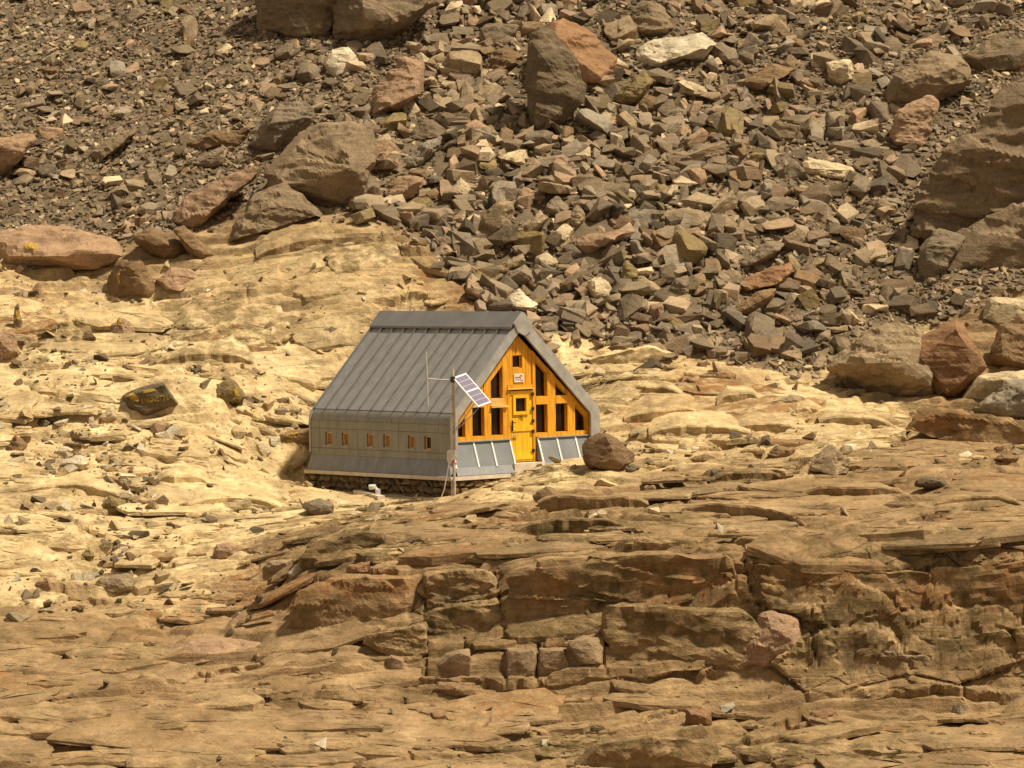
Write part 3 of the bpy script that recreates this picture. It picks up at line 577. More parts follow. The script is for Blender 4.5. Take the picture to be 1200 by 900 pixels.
# the rock step below the hut and the ribs of the domes: jointed bedrock blocks, pieces of the hillside
for ol, cl, th in [
  ([(334, 742), (342, 705), (360, 685), (400, 674), (500, 671), (501, 730), (440, 741), (390, 749)], 'step', .7), ([(498, 671), (582, 666), (588, 704), (498, 716)], 'step', .7), ([(430, 744), (500, 729), (501, 778), (450, 770), (425, 754)], 'step', .7),
  ([(498, 714), (590, 704), (592, 744), (499, 754)], 'step', .7), ([(588, 703), (690, 697), (708, 712), (706, 742), (590, 748)], 'step', .7), ([(580, 672), (640, 655), (700, 645), (780, 646), (862, 654), (880, 690), (892, 718), (780, 714), (700, 706), (600, 704)], 'step', .6),
  ([(702, 706), (800, 712), (893, 718), (897, 752), (866, 790), (712, 787)], 'step', .5), ([(874, 655), (960, 664), (1030, 672), (1096, 668), (1098, 690), (1088, 724), (1044, 750), (950, 746), (900, 722), (880, 690)], 'step', .6),
  ([(1090, 668), (1150, 660), (1200, 655), (1275, 652), (1275, 728), (1130, 752), (1082, 742)], 'step', .6), ([(1056, 748), (1130, 748), (1194, 736), (1199, 790), (1120, 790)], 'step', .5), ([(1188, 734), (1275, 724), (1275, 795), (1192, 792)], 'step', .5), ([(950, 742), (1040, 747), (1064, 750), (1115, 788), (955, 788)], 'step', .5),
  ([(700, 446), (780, 434), (800, 442), (790, 459), (715, 466)], 'sand', .9), ([(686, 420), (760, 406), (792, 417), (745, 432), (700, 440)], 'sand', .9),
  ([(1056, 502), (1075, 480), (1140, 484), (1200, 492), (1275, 495), (1275, 527), (1150, 522), (1090, 516)], 'step', .8),
  ([(350, 655), (372, 632), (430, 622), (480, 628), (470, 650), (400, 664), (356, 680)], 'step', .9), ([(850, 562), (866, 552), (920, 548), (925, 562), (880, 568)], 'step', .9), ([(660, 892), (700, 872), (780, 862), (850, 872), (830, 905), (680, 910)], 'step', .7)]:
    hero(ol, cl, None, name='bedrock_block', thick=th, part_of=hill, front=.9, amp=.9)
print('heroes', len(HEROES))

# ------------------------------------------------------------------ bedding slabs: the bedrock splits into plates with broken edges
def plate(r, x, y, L, Dp, T, z0, sx, sy, broad=False):
    k = r.integers(6, 9); an = np.sort((np.arange(k) + r.uniform(-.35, .35, k)) / k * 2 * np.pi)
    c_ = np.stack([np.sign(np.cos(an)) * np.abs(np.cos(an)) ** .7, np.sign(np.sin(an)) * np.abs(np.sin(an)) ** .7], -1) * r.uniform(.78, 1.08, (k, 1))
    pts = []
    for i in range(k):
        a, b_ = c_[i], c_[(i + 1) % k]; m_ = 5 if broad else 3
        for q in range(m_):
            t = q / m_; p = a + (b_ - a) * t
            if q: p = p * (1 + r.normal(0, .022 if broad else .035))
            pts.append(p)
    O = np.array(pts) * np.array([L / 2, Dp / 2]); n_ = len(O); rot = r.normal(.0, .16); cr, sr = np.cos(rot), np.sin(rot)
    O = np.stack([O[:, 0] * cr - O[:, 1] * sr, O[:, 0] * sr + O[:, 1] * cr], -1)
    zt = lambda P: z0 + sx * P[:, 0] + sy * P[:, 1]
    ch = min(.11, T * .5) if broad else min(.05, T * .3); I = O * (1 - ch * r.uniform(.8, 2.2, (n_, 1)) / max(.3, Dp / 2)); I2 = I * .5 + r.normal(0, .03, I.shape)
    B = O * r.uniform(.97, 1.03, (n_, 1)); Mi = O * r.uniform(.985, 1.025, (n_, 1))
    R_ = [np.c_[I2, zt(I2) + r.normal(0, .014, n_)], np.c_[I, zt(I) + r.normal(0, .008, n_)], np.c_[O, zt(O) - ch * r.uniform(.5, 1.3, n_)], np.c_[Mi, zt(Mi) - T * .5 + r.normal(0, .02, n_)], np.c_[B, zt(B) - T]]
    V_ = np.concatenate([[[0, 0, z0]]] + R_); V_[:, 0] += x; V_[:, 1] += y
    F = [(0, 1 + i, 1 + (i + 1) % n_) for i in range(n_)]
    for q in range(len(R_) - 1):
        a, b_ = 1 + q * n_, 1 + (q + 1) * n_
        for i in range(n_):
            j = (i + 1) % n_; F += [(a + i, b_ + i, b_ + j), (a + i, b_ + j, a + j)]
    return V_, F
rp = np.random.default_rng(77)
PLATES = []
def strew(n_, broad):
    px_ = rp.uniform(-16, 19, n_); py_ = rp.uniform(-18.8, 13, n_); hz_ = samp(H, px_, py_); pu, pv = to_px(px_, py_, hz_)
    sx_, sy_, st_ = samp(gx, px_, py_), samp(gy, px_, py_), samp(slope, px_, py_)
    hx = px_ * sa + py_ * ca; hy = -px_ * ca + py_ * sa
    ok = (pv > curve(pu, SCREE) + 8) & (pv < 930) & (pu > -60) & (pu < 1260) & ~((hx > -1.5) & (hx < 6.6) & (hy > -1.6) & (hy < 7)) & (st_ < 1.3)
    done = []
    for i in np.nonzero(ok)[0]:
        dome = (230 < pu[i] < 560 and pv[i] < 405) or (690 < pu[i] < 1065 and 405 < pv[i] < 520)
        if broad: L = float(rp.uniform(2.4, 6.8)); Dp = min(L * rp.uniform(.3, .5), 2.6); T = float(rp.uniform(.12, .30)); f = rp.uniform(.9, 1.03); lift = rp.uniform(-.03, .05)
        else:
            L = float(np.clip(np.exp(rp.normal(.0, .6)), .35, 3.0)); Dp = min(L * rp.uniform(.28, .55), 1.3); T = float(np.clip(rp.uniform(.05, .2) * L ** .35, .06, .3)); f = rp.uniform(.5, .95); lift = rp.uniform(-.04, .04)
            if dome and rp.uniform() < .72: continue
            if not (pu[i] < 360 and 390 < pv[i] < 660) and rp.uniform() < .5: continue
        if broad and any(abs(px_[i] - q[0]) < (L + q[2]) * .30 and abs(py_[i] - q[1]) < (Dp + q[3]) * .36 for q in done): continue
        if (-L * .7 - .6 < hx[i] < 5.4 + L * .7) and (-1.2 - L * .6 < hy[i] < 5.8 + L * .6):
            if broad: continue
            L *= .45; Dp *= .45; T *= .6
        if any(abs(pu[i] - a_) < s_ * 20 + L * (13 if broad else 15) and abs(pv[i] - b_) < s_ * 14 + Dp * 5 for _, a_, b_, s_ in HEROES if not (dome and s_ < 2)): continue
        if broad:
            tx_ = np.array([-.45, .45, 0, 0, -.3, .3]) * L; ty_ = np.array([0, 0, -.45, .45, -.35, -.35]) * Dp
            if np.abs(samp(H, px_[i] + tx_, py_[i] + ty_) - hz_[i] - tx_ * sx_[i] - ty_ * sy_[i]).max() > .24: continue
        done.append((px_[i], py_[i], L, Dp))
        V_, F = plate(rp, px_[i], py_[i], L, Dp, T, hz_[i] + lift, sx_[i] * (.95 if broad else .7) + rp.normal(.01, .02 if broad else .05), np.clip(sy_[i], -.3, .75) * f + rp.normal(0, .012 if broad else .03), broad)
        zc_ = samp(zone, px_[i:i + 1], py_[i:i + 1])[0].copy(); zc_[0] = np.clip(zc_[0] + rp.normal(0, .10), 0, 1); zc_[2] = np.clip(zc_[2] + (rp.uniform() < .07) * .5, 0, 1); zc_[3] = np.clip(zc_[3] + rp.uniform(-.1, .35), 0, 1); zc_[1] = (rp.uniform() < .2) * rp.uniform(0, .3)
        PLATES.append((L * Dp ** .5, V_, F, zc_))
strew(2600, True); strew(3400, False)
# long ledges whose broken front edges can be followed by eye
def hit_bed(u, v):
    r = ray(u, v); P = CAM + r * (_dd / r[1])[:, None]; return P[np.argmax(P[:, 2] < samp(H, P[:, 0], P[:, 1]))]
def ledge(line, r):
    n_ = max(8, int(np.ptp([p[0] for p in line]) / 7)); D_ = dens([(a, c, 0) for a, c in line], n_); fr_, bk, ft = [], [], []
    top_h = r.uniform(.10, .22); dep = r.uniform(.9, 1.7)
    hp_ = np.array([hit_bed(u, v + 3) for u, v, _ in D_]); yy_ = np.convolve(np.pad(hp_[:, 1], 4, mode='edge'), np.ones(9) / 9, 'valid'); run = np.cumsum(r.normal(0, .03, n_)); run -= np.linspace(run[0], run[-1], n_)
    if samp(slope, hp_[:, 0], hp_[:, 1]).max() > .75 or np.ptp(hp_[:, 1] - yy_) > .8: return None
    for i, (u, v, _) in enumerate(D_):
        p = (hp_[i, 0], yy_[i], float(samp(H, hp_[i, 0], yy_[i]))); k = min(1, min(i, n_ - 1 - i) / (n_ * .22)) ** .6; jag = r.normal(0, .018) + run[i]
        x, y = p[0], p[1] - .05 + jag; hgt = top_h * k * r.uniform(.94, 1.05); g0 = float(samp(H, x, y))
        fr_.append((x, y, max(p[2], g0) + hgt)); yb = y + dep * (.35 + .65 * k) + r.normal(0, .06); bk.append((x + r.normal(0, .03), yb, float(samp(H, x, yb)) - .04)); ft.append((x, y + .07, p[2] - .30))
    fr_, bk, ft = map(np.array, (fr_, bk, ft)); mid = fr_ * .55 + bk * .45; mid[:, 2] += .03 + r.normal(0, .012, n_); lip = fr_.copy(); lip[:, 1] -= .03; lip[:, 2] -= r.uniform(.03, .06, n_)
    low = lip.copy(); low[:, 1] += r.uniform(.01, .06, n_); low[:, 2] = (lip[:, 2] + ft[:, 2]) / 2
    V_ = np.concatenate([bk, mid, fr_, lip, low, ft]); F = []
    for q in range(5):
        for i in range(n_ - 1):
            a, b_ = q * n_ + i, (q + 1) * n_ + i; F += [(a, b_, b_ + 1), (a, b_ + 1, a + 1)]
    c_ = V_.mean(0); zc_ = samp(zone, c_[0:1], c_[1:2])[0].copy(); zc_[1] = 0; zc_[3] = min(1, zc_[3] + .12)
    return V_, F, zc_
rl = np.random.default_rng(5)
LEDGE_PARTS = []
for l_ in LEDGES + [[(240, 352), (300, 345), (370, 348), (430, 340)], [(250, 372), (310, 366), (360, 370)], [(310, 402), (360, 396), (410, 400)], [(300, 300), (340, 286), (390, 276)], [(430, 320), (480, 316), (525, 326)], [(180, 425), (250, 418), (300, 424)], [(60, 445), (120, 438), (170, 446)], [(20, 575), (80, 570), (140, 578)], [(220, 590), (280, 584), (330, 592)], [(840, 470), (890, 462)], [(960, 492), (1010, 490), (1050, 500)], [(760, 505), (820, 500), (880, 506)], [(210, 505), (260, 500), (300, 506)], [(20, 655), (80, 650), (110, 656)], [(20, 770), (100, 762), (160, 770)], [(420, 885), (480, 880), (540, 886)], [(880, 815), (960, 808), (1010, 812)]]:
    if np.mean([p[1] for p in l_]) > 625: continue
    q = ledge(l_, rl)
    if q: LEDGE_PARTS.append((0, *q))
PLATES.sort(key=lambda q: -q[0])
def plate_obj(lst, name):
    co, fa, zz, off = [], [], [], 0
    for _, V_, F, zc_ in lst:
        co.append(V_); fa.append(np.array(F) + off); zz.append(np.repeat(zc_[None], len(V_), 0)); off += len(V_)
    co = np.concatenate(co); fa = np.concatenate(fa); zz = np.concatenate(zz)
    me = bpy.data.meshes.new(name); fill_mesh(me, co, fa.ravel(), np.arange(len(fa)) * 3)
    at2 = me.color_attributes.new('zone', 'FLOAT_COLOR', 'POINT'); at2.data.foreach_set('color', zz.astype(np.float32).ravel()); me.materials.append(MAT['bed'])
    o = bpy.data.objects.new(name, me); COL.objects.link(o); o.parent = hill; return o
for q in LEDGE_PARTS: plate_obj([q], 'bedrock_ledge')
for q in PLATES[:240]: plate_obj([q], 'bedrock_slab')
o = plate_obj(PLATES[240:], 'bedrock_flakes'); o['kind'] = 'stuff'
print('plates', len(PLATES))
for _, V_, F, zc_ in PLATES:          # later stones rest on the slabs
    n_ = (len(V_) - 1) // 5; O = V_[1 + 2 * n_:1 + 3 * n_]; i0, i1 = np.searchsorted(xs, [O[:, 0].min(), O[:, 0].max()]); j0, j1 = np.searchsorted(ys, [O[:, 1].min(), O[:, 1].max()])
    if i1 - i0 < 2 or j1 - j0 < 2: continue
    X_, Y_ = GX[j0:j1, i0:i1], GY[j0:j1, i0:i1]; A_ = np.c_[O[:, :2], np.ones(n_)]; cf = np.linalg.lstsq(A_, O[:, 2], rcond=None)[0]
    ins = np.zeros(X_.shape, bool)
    for a_, b_ in zip(O, np.roll(O, -1, 0)):
        ins ^= ((a_[1] > Y_) != (b_[1] > Y_)) & (X_ < (b_[0] - a_[0]) * (Y_ - a_[1]) / (b_[1] - a_[1] + 1e-12) + a_[0])
    Z[j0:j1, i0:i1] = np.where(ins, np.maximum(Z[j0:j1, i0:i1], cf[0] * X_ + cf[1] * Y_ + cf[2] + .02), Z[j0:j1, i0:i1])

# ------------------------------------------------------------------ random scree
def rand_hull(r, k, flat):
    pts = []; wid = r.uniform(.38, .85)
    for _ in range(k):
        v = np.array([r.normal(), r.normal(), r.normal()]); v /= np.linalg.norm(v); v = np.sign(v) * np.abs(v) ** .42
        pts.append(v * np.array([.58, .58 * wid, .58 * flat]))
    bm = hull([tuple(p) for p in pts]); bm.verts.index_update()
    vs = np.array([v.co[:] for v in bm.verts]); fs = np.array([[v.index for v in f.verts] for f in bm.faces]); bm.free()
    return vs, fs
r_ = np.random.default_rng(3)
PROTO = {k: [rand_hull(r_, kk, r_.uniform(.2, .62)) for _ in range(30)] for k, kk in (('tiny', 7), ('small', 9), ('mid', 14))}
pal_scree = np.array([PAL[k] for k in ('grey', 'grey', 'tan', 'brown', 'pink', 'dark', 'pale', 'grey', 'olive', 'tan', 'tan', 'bluegrey', 'grey', 'pink')])
def rot_mats(n_, x, y):
    """lay flat stones on the slope, tilted at random"""
    e = .15
    zx = (ground(x + e, y) - ground(x - e, y)) / (2 * e); zy = (ground(x, y + e) - ground(x, y - e)) / (2 * e)
    zx = np.clip(zx, -.8, .8); zy = np.clip(zy, -.3, .9)
    nrm = np.stack([-zx, -zy, np.ones(n_)], -1) + rng.normal(0, .38, (n_, 3)); nrm /= np.linalg.norm(nrm, axis=1)[:, None]
    ang = np.where((x < -3) & (y > 9), rng.normal(.95, .45, n_), rng.uniform(0, 2 * np.pi, n_)); a = np.stack([np.cos(ang), np.sin(ang), np.zeros(n_)], -1)
    a -= nrm * (a * nrm).sum(1)[:, None]; a /= np.linalg.norm(a, axis=1)[:, None]
    return np.stack([a, np.cross(nrm, a), nrm], -1)        # columns
def rubble(name, kind, x, y, s, cols, lift=.15):
    n_ = len(x); Rm = rot_mats(n_, x, y); pr = PROTO[kind]; which = rng.integers(0, len(pr), n_)
    z = ground(x, y) + s * (lift + rng.uniform(-.16, .16, n_))
    cos_, faces, cc, off = [], [], [], 0
    for k, (vs, fs) in enumerate(pr):
        m_ = np.nonzero(which == k)[0]
        if not len(m_): continue
        P = np.einsum('nij,vj->nvi', Rm[m_], vs) * s[m_][:, None, None] * rng.uniform(.85, 1.2, (len(m_), 1, 3)) + np.stack([x[m_], y[m_], z[m_]], -1)[:, None]
        F = fs[None] + (off + np.arange(len(m_)) * len(vs))[:, None, None]; off += len(m_) * len(vs)
        cos_.append(P.reshape(-1, 3)); faces.append(F.reshape(-1, 3)); cc.append(np.repeat(cols[m_], len(vs), 0))
    co = np.concatenate(cos_); F = np.concatenate(faces); cc = np.concatenate(cc)
    me = bpy.data.meshes.new(name); fill_mesh(me, co, F.ravel(), np.arange(len(F)) * 3)
    ca_ = me.color_attributes.new('stone_colour', 'FLOAT_COLOR', 'POINT')
    ca_.data.foreach_set('color', np.c_[cc, np.ones(len(cc))].astype(np.float32).ravel())
    me.materials.append(MAT['rubble'])
    o = bpy.data.objects.new(name, me); COL.objects.link(o); o['kind'] = 'stuff'
    return o
def in_px(x, y): return to_px(x, y, ground(x, y))
hp = np.array([(h[1], h[2]) for h in HEROES]); hs_ = np.array([h[3] for h in HEROES])
def hero_clear(u, v, f=.42):
    ok = np.ones(len(u), bool)
    for (a, c), s in zip(hp, hs_): ok &= np.hypot(u - a, (v - c) * 1.1) > s * 40 * f
    return ok
def scree_pts(n_, coarse):
    x = rng.uniform(-19, 22, n_); y = rng.uniform(8, 38, n_); u, v = in_px(x, y)
    m_ = (v < curve(u, SCREE) + 2 + np.abs(rng.normal(0, 12, n_)) * (rng.uniform(0, 1, n_) < .4)) & (v > -60) & (u > -60) & (u < 1260)
    # the middle of the slope is blocky, the upper left and far right are fine
    cm = np.exp(-((u - 690) / 240) ** 2) * (.45 + .55 * sstep(20, 180, v)) + .35 * np.exp(-((u - 520) / 130) ** 2)
    m_ &= rng.uniform(0, 1, n_) < (np.clip(cm, .05, 1) if coarse == 1 else np.clip(.10 + .25 * sstep(60, 230, v) * (u < 450) + 1.1 * cm + .12 * (u > 850), 0, 1) if coarse == 2 else np.clip(1.1 - .75 * cm, .2, 1))
    return x[m_], y[m_], u[m_], v[m_]
def colours(n_, dim=1.0):
    c = pal_scree[rng.integers(0, len(pal_scree), n_)] * rng.uniform(.55, 1.4, (n_, 1)) * dim * .98
    c = c * .68 + np.array([.205, .158, .108]) * (c.mean(1) / .157)[:, None] * .32
    return np.clip(c, 0, 1)
x, y, u, v = scree_pts(21000, 2); ok = hero_clear(u, v); x, y = x[ok], y[ok]
s = .24 + .58 * rng.power(.55, len(x)) ** 1.5; s = np.where(u[ok] < 420, s * .75, s); o = rubble('scree_rubble', 'mid', x, y, s, colours(len(x), .92), .24)
o['label'] = 'mid-sized angular scree rubble covering the slope above the hut'; o['category'] = 'rubble'
x, y, u, v = scree_pts(60000, 0); s = rng.uniform(.11, .26, len(x)); o = rubble('scree_gravel', 'small', x, y, s, colours(len(x), .9), .1)
o['label'] = 'small broken stones filling the scree slope'; o['category'] = 'rubble'
x, y, u, v = scree_pts(45000, 0); ok = (u < 520) | (u > 850); x, y = x[ok], y[ok]; s = rng.uniform(.06, .14, len(x)); o = rubble('scree_grit', 'tiny', x, y, s, colours(len(x), .92), .12)
o['label'] = 'fine grey-brown grit in the upper scree'; o['category'] = 'gravel'
# loose debris on the bare slabs
n_ = 40000; x = rng.uniform(-17, 20, n_); y = rng.uniform(-18, 13, n_); u, v = in_px(x, y)
left = np.exp(-((u - 120) / 230) ** 2) * sstep(330, 400, v) * sstep(760, 660, v)
clus = sstep(.0, .7, fbm(x / 1.6, y / 1.6, x * 0, 200, 3))
keep = (rng.uniform(0, 1, n_) < np.clip(left * .9 + .05 + .2 * (v < 560), 0, 1) * (.12 + .88 * clus)) & (v > curve(u, SCREE) + 3)
hx = x * sa + y * ca; hy = -x * ca + y * sa; keep &= ~((hx > -.6) & (hx < 5.6) & (hy > -.6) & (hy < 6))
x, y, v = x[keep], y[keep], v[keep]; s = .06 + .36 * rng.power(.4, len(x)) ** 2.2
pd = np.array([PAL[k] for k in ('sand', 'pale', 'tan', 'tan', 'brown', 'white', 'sand', 'umber', 'dark')]); cd = pd[rng.integers(0, len(pd), len(x))] * rng.uniform(.7, 1.1, (len(x), 1))
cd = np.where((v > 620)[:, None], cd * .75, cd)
o = rubble('slab_debris', 'small', x, y, s, cd, .12); o['label'] = 'loose stones scattered over the pale slabs around the hut'; o['category'] = 'rubble'

# the largest loose scree stones, one object each
LAND = [('the big split boulder', 668, 80), ('the long pale slab', 792, 62), ('the very large tan block', 375, 200), ('the hut ridge cap', 525, 366), ('the long orange-brown slab', 895, 322), ('the broad pinkish slab', 700, 285),
        ('the wedged pinkish boulder', 1072, 142), ('the flat pale slab', 972, 198), ('the massive right-hand outcrop', 1150, 200), ('the rust and grey boulder', 1110, 420), ('the blue-grey slab', 490, 180), ('the top outcrops', 400, 30), ('the flat pinkish boulder', 75, 292), ('the lone narrow slab', 132, 168), ('the white topped block', 607, 355), ('the overhanging brown boulder', 900, 92)]
cand = []
xx, yy, uu, vv = scree_pts(9000, 1)
placed = []
big = []
for a_, b_, u_, v_ in zip(xx, yy, uu, vv):
    if len(big) >= 202: break
    if v_ < 4 or u_ < 5 or u_ > 1195 or v_ > curve(u_, SCREE) - 6: continue
    s_ = .62 + .75 * random.random() ** 2.2
    if u_ < 420 or u_ > 940: s_ *= .72
    if any(math.hypot(u_ - p[0], (v_ - p[1]) * 1.25) < (s_ + p[2]) * 16 for p in placed): continue
    if not hero_clear(np.array([u_]), np.array([v_]), .5)[0]: continue
    placed.append((u_, v_, s_)); big.append((a_, b_, u_, v_, s_))
xb = np.array([q[0] for q in big]); yb = np.array([q[1] for q in big]); RB = rot_mats(len(big), xb, yb)
COLN = [('grey', 'grey'), ('tan', 'tan'), ('brown', 'brown'), ('pink', 'pinkish'), ('dark', 'dark'), ('pale', 'pale'), ('olive', 'olive'), ('grey', 'grey'), ('tan', 'tan'), ('bluegrey', 'blue-grey')]
protos = []
for k in range(26):
    flat = [.25, .38, .5, .7][k % 4]; q = np.random.default_rng(500 + k)
    pts = []
    for _ in range(13):
        v3 = q.normal(size=3); v3 /= np.linalg.norm(v3); v3 = np.sign(v3) * np.abs(v3) ** .4
        pts.append(v3 * np.array([.5, .5 * q.uniform(.55, .8), .5 * flat]))
    bm = hull([tuple(p) for p in pts]); refine(bm, .17, .9, 700 + k)
    me = bpy.data.meshes.new('scree_stone'); bm.normal_update(); bm.to_mesh(me); bm.free(); me.materials.append(MAT['rock']); protos.append((me, flat))
ORD = ['nearest', 'second nearest', 'third nearest', 'fourth nearest', 'fifth nearest', 'sixth nearest', 'seventh nearest', 'eighth nearest', 'ninth nearest', 'tenth nearest'] + ['%dth nearest' % k for k in range(11, 60)]
rows = []
for i, (a_, b_, u_, v_, s_) in enumerate(big):
    me, flat = protos[random.randrange(len(protos))]; cn, cw = COLN[random.randrange(len(COLN))]
    o = bpy.data.objects.new('scree_stone', me); COL.objects.link(o)
    Mx = Matrix(RB[i].tolist()).to_4x4(); Mx.translation = Vector((a_, b_, float(ground(a_, b_)) + s_ * (.10 + .12 * flat)))
    o.matrix_world = Mx @ Matrix.Diagonal((s_ * random.uniform(.95, 1.25), s_, s_ * random.uniform(.9, 1.15), 1))
    c = PAL[cn]; j = random.uniform(.85, 1.2); o.color = (c[0] * j, c[1] * j, c[2] * j, 1)
    k = min(range(len(LAND)), key=lambda t: math.hypot(u_ - LAND[t][1], v_ - LAND[t][2])); du, dv = u_ - LAND[k][1], v_ - LAND[k][2]
    where = ('right of' if du > 0 else 'left of') if abs(du) > abs(dv) * 1.3 else ('below' if dv > 0 else 'above')
    shape = 'flat' if flat < .3 else 'slabby' if flat < .6 else 'blocky'
    rows.append([o, '%s %s scree stone %s %s' % (cw, shape, where, LAND[k][0]), math.hypot(du, dv)])
from collections import defaultdict
gr = defaultdict(list)
for q in rows: gr[q[1]].append(q)
for lb, L_ in gr.items():
    L_.sort(key=lambda q: q[2])
    for k, q in enumerate(L_): tag(q[0], lb if len(L_) == 1 else lb + ', ' + ORD[k] + ' to it', 'stone', 'larger loose stones of the scree slope')
print('scree stones', len(big))

# ------------------------------------------------------------------ painted waymarks
paint = simple('yellow_trail_paint', (.34, .21, .02), .85, var=.5, scale=14)
def project_paint(bm, rock, name, label=None, off=.014):
    """lay a flat mark drawn in x,z (world) onto the front of a rock"""
    dg = bpy.context.evaluated_depsgraph_get(); dg.update()
    tb = bmesh.new(); tb.from_mesh(rock.data); bmesh.ops.transform(tb, matrix=Matrix.Translation(rock.location), verts=tb.verts[:])
    tree = BVHTree.FromBMesh(tb); tb.free(); y0 = rock.location.y - 4; dead = []
    for v in bm.verts:
        h = tree.ray_cast(Vector((v.co.x, y0, v.co.z)), Vector((0, 1, 0)))
        if h[0] is None: dead.append(v)
        else: v.co = h[0] + Vector((0, -off, 0))
    bmesh.ops.delete(bm, geom=dead, context='VERTS')
    if not bm.faces: bm.free(); return None
    bmesh.ops.translate(bm, verts=bm.verts[:], vec=-rock.location)
    o = to_obj(bm, name, paint, rock)
    if label: o['label'] = label
    return o
def text_bm(txt, size, px, ang, squash=1.0):
    cu = bpy.data.curves.new('t', 'FONT'); cu.body = txt; cu.size = 1; cu.offset = .012; cu.resolution_u = 3; cu.align_x = 'CENTER'; cu.align_y = 'CENTER'
    ob = bpy.data.objects.new('t', cu); COL.objects.link(ob); dg = bpy.context.evaluated_depsgraph_get(); dg.update()
    m_ = bpy.data.meshes.new_from_object(ob.evaluated_get(dg)); bm = bmesh.new(); bm.from_mesh(m_); bpy.data.objects.remove(ob); bpy.data.meshes.remove(m_)
    bmesh.ops.triangulate(bm, faces=bm.faces[:])
    for _ in range(2):
        bmesh.ops.subdivide_edges(bm, edges=[e for e in bm.edges if e.calc_length() > .2], cuts=1); bmesh.ops.triangulate(bm, faces=bm.faces[:])
    c0 = at(px[0], px[1], 106); s = size; ca2, sa2 = math.cos(ang), math.sin(ang)
    for v in bm.verts:
        x, z = v.co.x * s * squash, v.co.y * s
        v.co = Vector((c0[0] + x * ca2 - z * sa2, 0, c0[2] + x * sa2 + z * ca2))
    return bm
def poly_bm(px, d=108, cuts=4):
    bm = bmesh.new(); vs = [bm.verts.new(at(u, v, d)) for u, v in px]; bm.faces.new(vs); bmesh.ops.triangulate(bm, faces=bm.faces[:])
    for _ in range(3):
        bmesh.ops.subdivide_edges(bm, edges=[e for e in bm.edges if e.calc_length() > .05], cuts=1); bmesh.ops.triangulate(bm, faces=bm.faces[:])
    return bm
def dpt(o): return o.location.y - CAM[1]
def text_on(rock, txt, hpx, px, ang, squash, name, label):
    d = dpt(rock); bm = text_bm(txt, hpx / FPX * d * 1.4, px, ang, squash)
    k = at(px[0], px[1], d) - at(px[0], px[1], 106)
    bmesh.ops.translate(bm, verts=bm.verts[:], vec=Vector((k[0], 0, k[2]))); return project_paint(bm, rock, name, label)
text_on(H_SAG, 'SAGNETTE', 6.2, (184, 467), .16, .78, 'painted_word', 'yellow painted word SAGNETTE')
project_paint(poly_bm([(152, 461), (158, 459), (166, 466), (165, 470), (156, 467)], dpt(H_SAG)), H_SAG, 'painted_arrow', 'yellow arrow head')
project_paint(poly_bm([(169, 457), (184, 454), (185, 457), (171, 460)], dpt(H_SAG)), H_SAG, 'painted_stroke')
text_on(H_VISO, 'VISO', 6.5, (342.5, 510), .06, .95, 'painted_word', 'yellow painted word VISO')
project_paint(poly_bm([(333, 516.5), (345, 513.5), (346, 515), (339, 517.5)], dpt(H_VISO)), H_VISO, 'painted_arrow')
project_paint(poly_bm([(32, 288), (40, 284), (48, 287), (48, 292), (36, 292)], dpt(H_FLAT)), H_FLAT, 'painted_blaze')
project_paint(poly_bm([(138, 322), (142, 319), (144, 332), (141, 333)], dpt(H_CUBE)), H_CUBE, 'painted_blaze')
project_paint(poly_bm([(139, 374), (143, 374), (144, 382), (140, 380)], dpt(H_SMALL)), H_SMALL, 'painted_blaze')
project_paint(poly_bm([(275, 455), (279, 453), (282, 463), (278, 464)], dpt(H_OCH)), H_OCH, 'painted_blaze')
bl = hero([(14, 388), (17, 360), (22, 356), (28, 386)], 'tan', 'thin upright tan stone with yellow streak near the left edge', name='stone')
project_paint(poly_bm([(18, 362), (21, 361), (25, 378), (21, 378)], dpt(bl)), bl, 'painted_blaze')


# ------------------------------------------------------------------ the hut
hut = bpy.data.objects.new('mountain_hut', None); COL.objects.link(hut); hut.rotation_euler.z = math.pi / 2 - HUT_A
tag(hut, 'small grey metal clad hut with an orange timber gable front', 'hut')
def pmesh(name, vs, fs, material, parent=hut, label=None):
    me = bpy.data.meshes.new(name); me.from_pydata([tuple(map(float, v)) for v in vs], [], fs)
    bm = bmesh.new(); bm.from_mesh(me); bmesh.ops.recalc_face_normals(bm, faces=bm.faces[:]); [setattr(f, 'smooth', False) for f in bm.faces]; bm.to_mesh(me); bm.free()
    me.materials.append(material); o = bpy.data.objects.new(name, me); COL.objects.link(o); o.parent = parent
    if label: o['label'] = label
    return o
def extr(poly, fn0, fn1):
    k = len(poly); vs = [fn0(*p) for p in poly] + [fn1(*p) for p in poly]
    fs = [tuple(range(k)), tuple(range(2 * k - 1, k - 1, -1))] + [(i, (i + 1) % k, k + (i + 1) % k, k + i) for i in range(k)]
    return vs, fs
def xz(name, poly, y0, y1, material, parent=hut, label=None):           # outline in X,Z pushed along Y
    return pmesh(name, *extr(poly, lambda a, c: (a, y0, c), lambda a, c: (a, y1, c)), material, parent, label)
def yz(name, poly, x0, x1, material, parent=hut, label=None):
    return pmesh(name, *extr(poly, lambda a, c: (x0, a, c), lambda a, c: (x1, a, c)), material, parent, label)
def box(name, x0, x1, y0, y1, z0, z1, material, parent=hut, label=None):
    return xz(name, [(x0, z0), (x1, z0), (x1, z1), (x0, z1)], y0, y1, material, parent, label)
